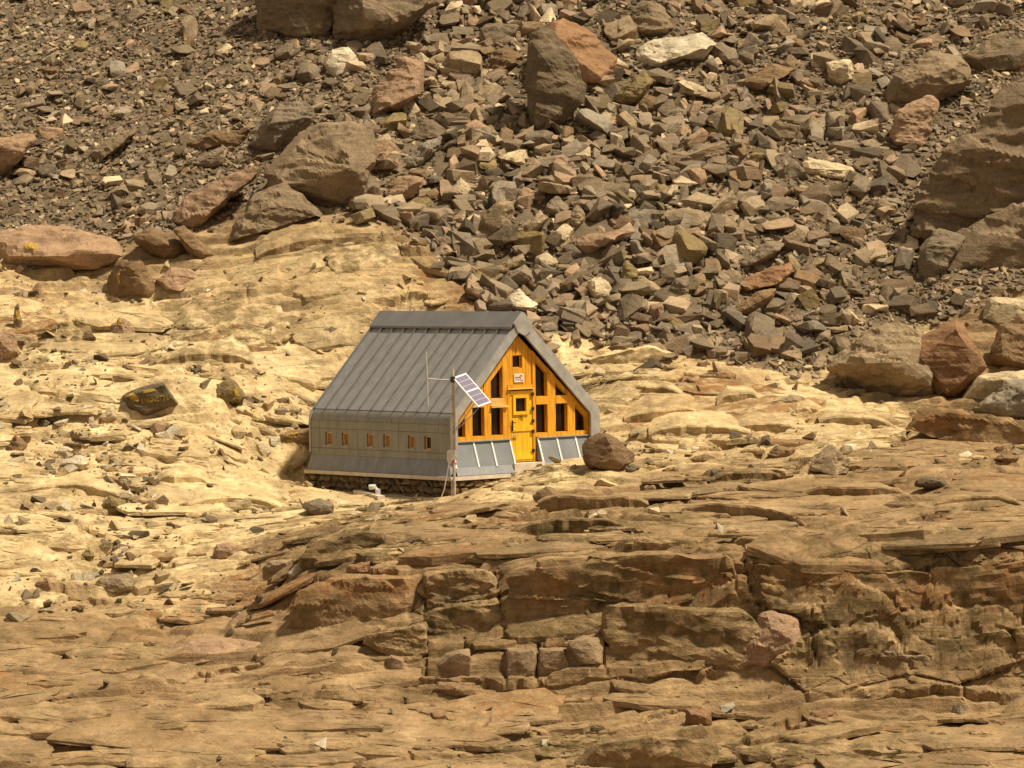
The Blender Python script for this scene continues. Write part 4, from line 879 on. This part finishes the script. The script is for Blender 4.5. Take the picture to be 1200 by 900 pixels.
def tube(name, pts, r, material, parent=None, seg=8, radii=None):
    pts = [Vector(p) for p in pts]; vs, fs = [], []
    for i, p in enumerate(pts):
        t = (pts[min(i + 1, len(pts) - 1)] - pts[max(i - 1, 0)]).normalized(); a = t.orthogonal().normalized(); c = t.cross(a); q = radii[i] if radii else r
        vs += [tuple(p + (a * math.cos(k * 2 * math.pi / seg) + c * math.sin(k * 2 * math.pi / seg)) * q) for k in range(seg)]
    for i in range(len(pts) - 1):
        for k in range(seg): fs.append((i * seg + k, i * seg + (k + 1) % seg, (i + 1) * seg + (k + 1) % seg, (i + 1) * seg + k))
    fs += [tuple(range(seg)), tuple(range(len(vs) - 1, len(vs) - seg - 1, -1))]
    return pmesh(name, vs, fs, material, parent)
zroof = simple('zinc_roof_sheet', (.28, .275, .268), .5, .35, .13, 2.6, .07, .5, (2.0, 2.0, .5))
zseam = simple('zinc_seam_edge', (.17, .162, .15), .55, .3)
zcap = simple('zinc_ridge_sheet', (.20, .195, .19), .5, .35, .14, 2, .06)
zwall = simple('zinc_wall_sheet', (.235, .23, .20), .55, .3, .13, 2.8, .07, .5, (2.0, 2.0, .5))
zskirt = simple('zinc_skirt_sheet', (.235, .24, .24), .5, .3, .13, 2.8, .07, .5, (2.0, 2.0, .5))
zverge = simple('zinc_verge_flashing', (.40, .385, .35), .5, .3, .18, 4, .1)
zpanel = simple('grey_apron_sheet', (.20, .21, .215), .5, .2, .14, 2, .05)
white = simple('white_batten', (.72, .70, .66), .5, 0, .06, 5)
board = simple('weathered_base_board', (.58, .49, .38), .75, 0, .15, 4, .2)
wood = simple('orange_larch', (.70, .315, .016), .55, 0, .32, 7, .2, .45, (3, 3, .35))
wood2 = simple('yellow_larch_door', (.82, .45, .014), .5, 0, .18, 5, .12, .45, (3, 3, .35))
woodp = simple('pale_rail_wood', (.72, .42, .12), .55, 0, .2, 5, .12, .4, (.5, 3, 3))
dark = simple('black_iron', (.02, .018, .016), .5)
curtain = simple('brown_window_board', (.30, .135, .03), .6, 0, .25, 4)
inner = simple('dark_room', (.03, .02, .014), .9)
m, n, b = mat('dark_window_glass'); nz = noise_node(n, N(n, 'ShaderNodeTexCoord').outputs['Object'], 1.3, 3)
rg = ramp(n, [(.35, (.008, .004, .003)), (.7, (.03, .012, .006))]); n.links.new(nz, rg.inputs[0]); n.links.new(rg.outputs[0], b.inputs['Base Color'])
b.inputs['Roughness'].default_value = .06; b.inputs['Specular IOR Level'].default_value = .3; glass = m
HL, W_, AX, AZ = 5.56, 5.05, 2.42, 3.78
SL, SR = 1.035, .925
def zo(x): return AZ - (SL * (AX - x) if x < AX else SR * (x - AX))
def zi(x): return AZ - .44 - (.985 * (AX - x) if x < AX else .875 * (x - AX))
def arc(side, off=0.0, n_=7, R_=.42):
    """rounded eave from wall to roof slope, points (x, z) from wall upwards"""
    x0, sgn, sl = (0, 1, SL) if side < 0 else (W_, -1, SR)
    th = math.atan(sl); turn = math.pi / 2 - th; tl = R_ * math.tan(turn / 2); zc_ = zo(x0) - tl
    C_ = (x0 + sgn * R_, zc_); out = []
    for i in range(n_ + 1):
        a = turn * i / n_; out.append((C_[0] - sgn * (R_ + off) * math.cos(a), C_[1] + (R_ + off) * math.sin(a)))
    return out
# roof and eave sheets, one per tray, on both sides
PW = (HL + .12) / 12
for side in (-1, 1):
    ar = arc(side); a_in = arc(side, -.05); top = (AX + side * .10, zo(AX + side * .10)); nx, nz_ = (-SL, 1) if side < 0 else (SR, 1)
    ln = math.hypot(nx, nz_); nx, nz_ = nx / ln, nz_ / ln
    for k in range(12):
        y0 = -.12 + k * PW; y1 = y0 + PW - .006; st = ar[-1]
        up_ = .0 + .004 * (k % 2)
        p = [(st[0], st[1]), top, (top[0] - nx * .05, top[1] - nz_ * .05), (st[0] - nx * .05, st[1] - nz_ * .05)]
        p = [(a + nx * (.016 + up_), c + nz_ * (.016 + up_)) for a, c in p]
        o = xz('roof_sheet', p, y0, y1, zroof)
        q = [(st[0] + nx * .016, st[1] + nz_ * .016), (top[0] + nx * .016, top[1] + nz_ * .016), (top[0] + nx * .07, top[1] + nz_ * .07), (st[0] + nx * .07, st[1] + nz_ * .07)]
        xz('standing_seam', q, y1 - .012, y1 + .014, zseam, o)
        rs = random.Random(k).uniform(-.012, .012)
        ep = arc(side, .003 + .004 * (k % 2)) ; ep = ep + [(ep[-1][0] + nz_ * -side * (.06 + 3 * rs + .03), ep[-1][1] + abs(nx) * (.06 + 3 * rs + .03))]
        ei = [(a - nx * .03, c - nz_ * .03) for a, c in ep]
        xz('eave_sheet', ep + ei[::-1], y0, y1, zwall)
# cap over the ridge, lifted clear of the sheets
for side in (-1, 1):
    sl = SL if side < 0 else SR; d = .36; e = (AX + side * d, zo(AX + side * d) + .15); t = (AX, AZ + .17)
    xz('ridge_cap', [t, e, (e[0], e[1] - .05), (t[0], t[1] - .05)], -.16, HL + .04, zcap)
    xz('cap_riser', [(AX + side * (d - .05), zo(AX + side * (d - .05)) + .0), (AX + side * (d - .05), zo(AX + side * (d - .05)) + .11), (AX + side * (d - .09), zo(AX + side * (d - .09)) + .10), (AX + side * (d - .09), zo(AX + side * (d - .09)))], -.10, HL, zcap)
xz('ridge_end_plate', [(AX, AZ + .16), (AX - .30, AZ - .13), (AX - .20, AZ - .34), (AX + .06, AZ - .46), (AX + .27, AZ - .34), (AX + .32, AZ - .11)], -.235, -.165, zverge)
# verge flashing round the gable
def prof(side, off):
    ar = arc(side, off); nx, nz_ = (-SL, 1) if side < 0 else (SR, 1); ln = math.hypot(nx, nz_)
    return [(0 - off if side < 0 else W_ + off, .25)] + ar + [(AX + side * .02 + nx / ln * off, zo(AX + side * .02) + nz_ / ln * off)]
for side in (-1, 1):
    for (y0, y1) in ((-.20, -.125), (HL + .02, HL + .08)):
        xz('verge_flashing', prof(side, .035) + prof(side, -.27 if side > 0 else -.17)[::-1], y0, y1, zverge)
# closed body behind the sheets
body = prof(-1, -.06)[::1] + prof(1, -.06)[::-1]
xz('back_wall', body, HL - .08, HL + .015, zwall)
box('room_floor', .06, W_ - .06, .1, HL - .1, -.05, .0, inner)
xz('room_lining', prof(-1, -.07) + prof(-1, -.12)[::-1], .12, HL - .1, inner); xz('room_lining', prof(1, -.07) + prof(1, -.12)[::-1], .12, HL - .1, inner)
box('room_screen', .15, W_ - .15, .9, .95, 0, 1.3, inner)
# long wall with its small windows
WIN = [(.65, .90), (1.31, 1.56), (2.31, 2.56), (2.98, 3.23), (4.02, 4.27), (4.70, 4.96)]
ztop = arc(-1)[0][1]; zb, zt = .46, .80
def wallrow(y0, y1, z0, z1, name='wall_sheet'): return box(name, -.022 - .003 * random.random(), .04, y0 + .004, y1 - .004, z0, z1, zwall)
ed = [-.12, .33, 1.10, 1.94, 2.77, 3.62, 4.48, 5.2, HL]
for k in range(len(ed) - 1): wallrow(ed[k], ed[k + 1], .90, ztop - .004)
low = [-.12, .33, 1.5, 2.5, 3.6, 4.6, 5.2, HL]
for k in range(len(low) - 1): wallrow(low[k], low[k + 1], .205, .372)
cur = -.12
mid = [.33, 1.10, 1.94, 2.77, 3.62, 4.48, 5.2]
wallrow(-.12, .33, .38, .892); wallrow(5.2, HL, .38, .892)
for k, (a, c) in enumerate(WIN):
    m0, m1 = mid[k], mid[k + 1]
    pan = wallrow(m0, a, .38, .892); wallrow(c, m1, .38, .892); wallrow(a - .008, c + .008, .38, zb); wallrow(a - .008, c + .008, zt, .892)
    wn = box('window', .055, .075, a, c, zb, zt, curtain if k != 0 else glass)
    for (p, q, r0, r1) in ((a, a + .03, zb, zt), (c - .03, c, zb, zt), (a + .03, c - .03, zb, zb + .03), (a + .03, c - .03, zt - .03, zt)):
        box('frame', .03, .054, p, q, r0, r1, woodp, wn)
    box('sill', -.045, .04, a - .02, c + .02, zb - .02, zb - .002, zverge, wn)
    box('reveal', .041, .09, a - .03, c + .03, zb - .05, zb - .025, inner, wn)
# right-hand long wall (plain)
for k in range(6): box('wall_sheet', W_ - .04, W_ + .02, -.12 + k * .94, -.12 + (k + 1) * .94 - .008, .2, arc(1)[0][1], zwall)
# skirt, corner flashing and base board
def quad(name, pts, th, material, label=None):
    P = [Vector(p) for p in pts]; nn = (P[1] - P[0]).cross(P[2] - P[0]).normalized() * th
    return pmesh(name, [tuple(p) for p in P] + [tuple(p - nn) for p in P], [(0, 1, 2, 3), (7, 6, 5, 4), (0, 4, 5, 1), (1, 5, 6, 2), (2, 6, 7, 3), (3, 7, 4, 0)], material, hut, label)
sk = [-.12, 1.25, 2.7, 4.1, HL]
for k in range(4): quad('skirt_sheet', [(-.03, sk[k] + .004, .20), (-.03, sk[k + 1] - .004, .20), (-.19, sk[k + 1] - .004, -.20), (-.19, sk[k] + .004, -.20)], .02, zskirt)
pmesh('corner_flashing', [(-.032, -.125, .62), (-.03, -.125, .2), (-.195, -.125, -.2), (-.19, -.30, -.2), (.02, -.28, .0), (.02, -.08, .62), (.0, -.06, .2)], [(0, 1, 2, 3, 4, 5), (0, 5, 6), (1, 0, 6), (2, 1, 6), (3, 2, 6), (4, 3, 6), (5, 4, 6)], zskirt)
quad('skirt_sheet', [(W_ + .03, -.12, .2), (W_ + .19, -.12, -.2), (W_ + .19, HL, -.2), (W_ + .03, HL, .2)], .02, zskirt)
box('base_board', -.27, -.16, -.42, HL + .02, -.295, -.204, board)
box('base_board', -.155, 1.75, -.44, -.32, -.30, -.206, board)
# front apron: sloping panels between white battens
for xsL in ([.03, .79, 1.40, 2.03], [3.01, 3.66, 4.31, 4.97]):
    for a, c in zip(xsL[:-1], xsL[1:]): quad('apron_panel', [(a, -.07, .64), (c, -.07, .64), (c, -.27, .02), (a, -.27, .02)], -.02, zpanel)
    for a in xsL: quad('apron_batten', [(a - .025, -.085, .655), (a + .025, -.085, .655), (a + .025, -.305, -.0), (a - .025, -.305, -.0)], -.035, white)
    x0, x1 = xsL[0] - (.03 if xsL[0] < 1 else 0), xsL[-1]
    quad('apron_foot', [(x0, -.275, .018), (x1, -.275, .018), (x1, -.37, -.19), (x0, -.37, -.19)], -.02, zskirt)
    box('sill_flashing', x0, x1 + .02, -.125, .02, .645, .672, zverge)
for xx_ in (2.05, 2.985): yz('apron_cheek', [(-.06, .64), (-.265, .02), (.0, .02), (.0, .64)], xx_ - .012, xx_ + .012, zpanel)
# gable frame
apex_i = (AX + .02, zi(AX))
def top_i(x): return zi(x)
def clip_poly(x0, x1, z0, fn, ax=AX):
    p = [(x0, z0), (x1, z0), (x1, fn(x1))]
    if x0 < ax < x1: p.append((ax, fn(ax)))
    return p + [(x0, fn(x0))]
def open_top(x): return zi(x) - (.20 if x < AX else .17)
for (a, c) in [(.03, .12), (.55, .79), (1.20, 1.43), (1.84, 2.00), (2.88, 2.97), (3.38, 3.66), (4.08, 4.34), (4.76, 4.99)]:
    xz('timber_post', clip_poly(a, c, .675, lambda x: zi(x) - .012), -.055, .12, wood)
BAYS = [(.12, .55), (.79, 1.20), (1.43, 1.84), (2.97, 3.38), (3.66, 4.08), (4.34, 4.76)]
for k, (a, c) in enumerate(BAYS):
    box('bottom_rail', a, c, -.05, .11, .675, .78, wood)
    hi = open_top(a if k < 3 else c); f_hi = max(open_top(a), open_top(c))
    if f_hi > 1.75:
        box('middle_rail', a, c, -.062, .11, 1.52, 1.73, wood if k not in (1, 2) else woodp)
        if k == 2: box('rail_ledge', a - .02, c + .14, -.12, -.063, 1.49, 1.55, woodp)
    xz('rafter_board', [(a, open_top(a)), (c, open_top(c)), (c, zi(c) - .014), (a, zi(a) - .014)], -.04, .10, wood)
    def pane(z0, z1, nm='window_pane'):
        pol = [(a, z0), (c, z0)]
        tc_, ta_ = min(z1, open_top(c) + .03), min(z1, open_top(a) + .03)
        if tc_ > z0: pol.append((c, tc_))
        if ta_ > z0: pol.append((a, ta_))
        if len(pol) > 2: return xz(nm, pol, .075, .085, glass)
    pane(.76, 1.55)
    if f_hi > 1.75: pane(1.70, 9)
# boards over the door, with the small square window
SQ = (2.22, 2.55, 2.49, 2.82)
bxs = [2.0 + .11 * k for k in range(8)] + [2.88]
for a, c in zip(bxs[:-1], bxs[1:]):
    a2, c2 = a + .004, c - .004; dy = -.02 - .004 * random.random()
    if SQ[0] - .01 < (a + c) / 2 < SQ[1] + .01:
        box('facade_board', a2, c2, dy, .08, 2.06, SQ[2], wood); xz('facade_board', clip_poly(a2, c2, SQ[3], lambda x: zi(x) - .016), dy, .08, wood)
    else: xz('facade_board', clip_poly(a2, c2, 2.06, lambda x: zi(x) - .016), dy, .08, wood)
gw = box('gable_window', SQ[0] - .01, SQ[1] + .01, .082, .095, SQ[2] - .01, SQ[3] + .01, glass)
for p in ((SQ[0], SQ[0] + .02, SQ[2], SQ[3]), (SQ[1] - .02, SQ[1], SQ[2], SQ[3]), (SQ[0] + .02, SQ[1] - .02, SQ[2], SQ[2] + .02), (SQ[0] + .02, SQ[1] - .02, SQ[3] - .02, SQ[3])): box('frame', p[0], p[1], .05, .08, p[2], p[3], wood, gw)
box('door_lintel', 2.0, 2.88, -.07, .08, 1.94, 2.055, wood); box('lintel_drip', 1.98, 2.86, -.12, -.072, 1.935, 1.965, woodp)
# sign board
sg = box('name_sign', 2.25, 2.58, -.045, -.03, 2.12, 2.34, simple('white_sign_paint', (.72, .66, .56), .5, 0, .05, 5))
red = simple('red_sign_print', (.55, .05, .03), .5); ink = simple('grey_sign_print', (.22, .20, .20), .5)
ring = [(2.475 + .048 * math.cos(t * math.pi / 5), 2.262 + .05 * math.sin(t * math.pi / 5)) for t in range(9)]
for k in range(8): quad_ = xz('emblem', [ring[k], ring[k + 1], (2.475 + (ring[k + 1][0] - 2.475) * .5, 2.262 + (ring[k + 1][1] - 2.262) * .5), (2.475 + (ring[k][0] - 2.475) * .5, 2.262 + (ring[k][1] - 2.262) * .5)], -.052, -.046, red, sg)
for (a, c, z0, z1) in ((2.28, 2.42, 2.225, 2.26), (2.28, 2.47, 2.175, 2.19), (2.47, 2.55, 2.15, 2.175)): box('printed_line', a, c, -.05, -.046, z0, z1, ink if z0 > 2.16 else red, sg)
# door
for a, c in ((2.0, 2.075), (2.865, 2.94)): box('door_post', a, c, -.065, .08, .04, 1.94, wood)
dr = bpy.data.objects.new('door', None); COL.objects.link(dr); dr.parent = hut; dr['label'] = 'yellow plank door with a small square window'
DW = (2.26, 2.63, 1.36, 1.71)
dxs = [2.08, 2.20, 2.26, 2.385, 2.505, 2.63, 2.745, 2.86]
for a, c in zip(dxs[:-1], dxs[1:]):
    if DW[0] - .001 <= a and c <= DW[1] + .001: box('door_board', a + .003, c - .003, -.035, .02, .06, DW[2], wood2, dr); box('door_board', a + .003, c - .003, -.035, .02, DW[3], 1.90, wood2, dr)
    else: box('door_board', a + .003, c - .003, -.035, .02, .06, 1.90, wood2, dr)
for (a, c, z0, z1) in ((2.18, 2.26, 1.28, 1.79), (2.63, 2.71, 1.28, 1.79), (2.26, 2.63, 1.71, 1.79), (2.26, 2.63, 1.28, 1.36)): box('door_window_frame', a, c, -.075, -.036, z0, z1, wood2, dr)
box('door_window_pane', 2.26, 2.63, -.0, .01, 1.36, 1.71, glass, dr)
for z0, z1 in ((.85, 1.0), (.12, .27), (1.80, 1.89)): box('door_rail', 2.09, 2.85, -.058, -.036, z0, z1, wood2, dr)
for z0 in (.33, .83, 1.10, 1.42, 1.80): box('hinge', 2.80, 2.89, -.09, -.066, z0 - .04, z0 + .04, dark, dr)
box('door_handle', 2.12, 2.145, -.10, -.06, .86, 1.14, dark, dr); tube('door_lever', [(2.13, -.10, 1.08), (2.22, -.11, 1.08)], .012, dark, dr)
tube('door_latch', [(2.10, -.075, .74), (2.32, -.08, .75)], .018, simple('steel_latch', (.45, .42, .38), .4, .8), dr)
tube('hook', [(2.42, -.06, 1.24), (2.53, -.05, 1.15)], .01, dark, dr)
box('door_step', 1.95, 2.98, -.36, .0, -.32, .035, board)
# rubble stone footing
fd = box('stone_footing', -.10, W_ - .05, -.22, HL - .1, -1.5, -.30, simple('footing_mortar', (.17, .135, .09), .9, 0, .3, 5, .4)); fd['label'] = 'dry stone footing under the base board'
fme = []
for k in range(14):
    q = np.random.default_rng(900 + k); pts = []
    for _ in range(12):
        v3 = q.normal(size=3); v3 /= np.linalg.norm(v3); v3 = np.sign(v3) * np.abs(v3) ** .4; pts.append(v3 * .5)
    bm = hull([tuple(p) for p in pts]); me = bpy.data.meshes.new('footing_stone'); bm.to_mesh(me); bm.free(); me.materials.append(MAT['rock']); fme.append(me)
def foot_stone(x, y, z, sx, sy, sz):
    o = bpy.data.objects.new('footing_stone', random.choice(fme)); COL.objects.link(o); o.parent = fd; o.location = (x, y, z); o.scale = (sx, sy, sz)
    o.rotation_euler = (random.uniform(-.12, .12), random.uniform(-.12, .12), random.uniform(-.12, .12)); c = PAL[random.choice(['brown', 'grey', 'olive', 'dark', 'tan', 'brown'])]; o.color = (*[q * .9 for q in c], 1)
for r0 in range(4):
    y = -.3
    while y < HL - .1:
        wd = random.uniform(.18, .42); foot_stone(-.13, y + wd / 2, -.40 - r0 * .17, .26, wd * 1.05, random.uniform(.15, .2)); y += wd
    x = -.2
    while x < W_:
        wd = random.uniform(.18, .38); foot_stone(x + wd / 2, -.27, -.40 - r0 * .17, wd * 1.05, .26, random.uniform(.15, .2)); x += wd

# ------------------------------------------------------------------ mast with solar panel and aerial
def hw(X, Y, Z): return tuple(hut_w(X, Y, Z))
mb = hut_w(-.33, -.62, -.5)
mast = bpy.data.objects.new('equipment_mast', None); COL.objects.link(mast); mast.location = mb; tag(mast, 'thin wooden mast at the near hut corner carrying aerial and solar panel', 'mast')
ml = lambda x, z, y=0.0: (x, y, z)
pole_m = simple('grey_pole_wood', (.48, .38, .28), .8, 0, .3, 9, .3); steel = simple('galvanised_steel', (.5, .47, .43), .5, .2)
zs = np.linspace(-.35, 3.06, 24); tube('pole', [(0, 0, z) for z in zs], .035, pole_m, mast, 10, [.036 + .006 * (k % 3 == 0) for k in range(24)])
tube('aerial_arm', [(0, -.04, 2.78), (-.34, -.06, 2.79), (-.63, -.07, 2.82)], .02, steel, mast)
tube('aerial_rod', [(-.64, -.09, 2.13), (-.65, -.09, 2.8), (-.67, -.09, 3.50)], .02, steel, mast)
box('arm_clamp', -.06, .06, -.07, .05, 2.72, 2.86, dark, mast)
TL = Vector((.0, -.06, 2.84)); Lv = Vector((.64, -.30, -.74)); Sv = Vector((.33, .46, .10)); nv = Lv.cross(Sv).normalized()
if nv.z < 0: nv = -nv
def slab(name, o, a, c, th, material, parent, off=0):
    P = [o, o + a, o + a + c, o + c]; P = [p + nv * off for p in P]
    return pmesh(name, [tuple(p) for p in P] + [tuple(p - nv * th) for p in P], [(0, 1, 2, 3), (7, 6, 5, 4), (0, 4, 5, 1), (1, 5, 6, 2), (2, 6, 7, 3), (3, 7, 4, 0)], material, parent)
sp = slab('solar_panel', TL, Lv, Sv, .035, white, mast); sp['label'] = 'white framed solar panel tilted to the right'
m, n, b = mat('solar_cell_blue'); b.inputs['Base Color'].default_value = (.19, .165, .24, 1); b.inputs['Roughness'].default_value = .25; b.inputs['Specular IOR Level'].default_value = .5; cell = m
for half in (0, 1):
    for r0 in range(3):
        for c0 in range(3):
            o0 = TL + Lv * (.045 + .48 * half + r0 * .148) + Sv * (.07 + c0 * .292); slab('solar_cell', o0, Lv * .138, Sv * .277, .003, cell, sp, .004)
tube('panel_brace', [(.03, 0, 1.50), (.36, -.12, 1.93), (.56, -.2, 2.2)], .014, steel, mast); tube('panel_brace', [(.03, 0, 1.47), (.5, .1, 1.90), (.80, .16, 2.22)], .014, steel, mast)
tube('cable', [(.04, -.04, 2.7), (.05, -.045, 1.9), (.045, -.05, 1.2), (.05, -.06, .9)], .009, white, mast)
rag = simple('pale_rag', (.62, .58, .52), .9); redm = simple('red_tape', (.5, .06, .03), .7)
bm = hull([(-.16, -.05, .98), (.06, -.08, 1.0), (.06, -.09, .8), (-.12, -.06, .62), (-.18, .03, .8), (.03, .06, .75), (-.05, .06, 1.02)]); refine(bm, .05, 1.6, 77); to_obj(bm, 'cable_wrapping', rag, mast)
tube('red_strap', [(-.05, -.1, .66), (.0, -.1, .72), (.06, -.08, .64)], .03, redm, mast)
tube('hanging_cable', [(-.12, -.07, .7), (-.2, -.08, .3), (-.26, -.08, .0), (-.34, -.08, -.2)], .013, rag, mast)
tube('support_stake', [(-.07, .05, -.3), (-.06, .04, .25)], .02, steel, mast)
# ------------------------------------------------------------------ bits lying by the footing
p0 = hit(432, 583); pk = tube('white_pipe_elbow', [(p0[0] + .02, p0[1] + .1, p0[2] + .26), (p0[0] + .16, p0[1] + .06, p0[2] + .27), (p0[0] + .24, p0[1] + .03, p0[2] + .20), (p0[0] + .25, p0[1] + .02, p0[2] - .05)], .07, simple('white_plastic', (.66, .64, .60), .4), None, 12)
tag(pk, 'white plastic pipe elbow against the stone footing', 'pipe')
a, c = hit(418, 579), hit(447, 586); v1 = Vector(a) + Vector((0, 0, .05)); v2 = Vector(c) + Vector((0, 0, .05))
dirv = (v2 - v1).normalized(); sd2 = Vector((-dirv.y, dirv.x, 0)).normalized() * .1; upv = Vector((0, 0, .06))
P = [v1 - sd2, v2 - sd2, v2 + sd2, v1 + sd2]
pl = pmesh('pale_plank', [tuple(p - upv) for p in P] + [tuple(p + upv) for p in P], [(0, 1, 2, 3), (7, 6, 5, 4), (0, 4, 5, 1), (1, 5, 6, 2), (2, 6, 7, 3), (3, 7, 4, 0)], board, None)
tag(pl, 'short pale plank on the ground below the white pipe elbow', 'plank')
tri = sum(len(o.data.loop_triangles) if o.data.loop_triangles else sum(len(p.vertices) - 2 for p in o.data.polygons) if len(o.data.polygons) < 2000 else len(o.data.loops) - 2 * len(o.data.polygons) for o in bpy.data.objects if o.type == 'MESH')
print('triangles', tri)
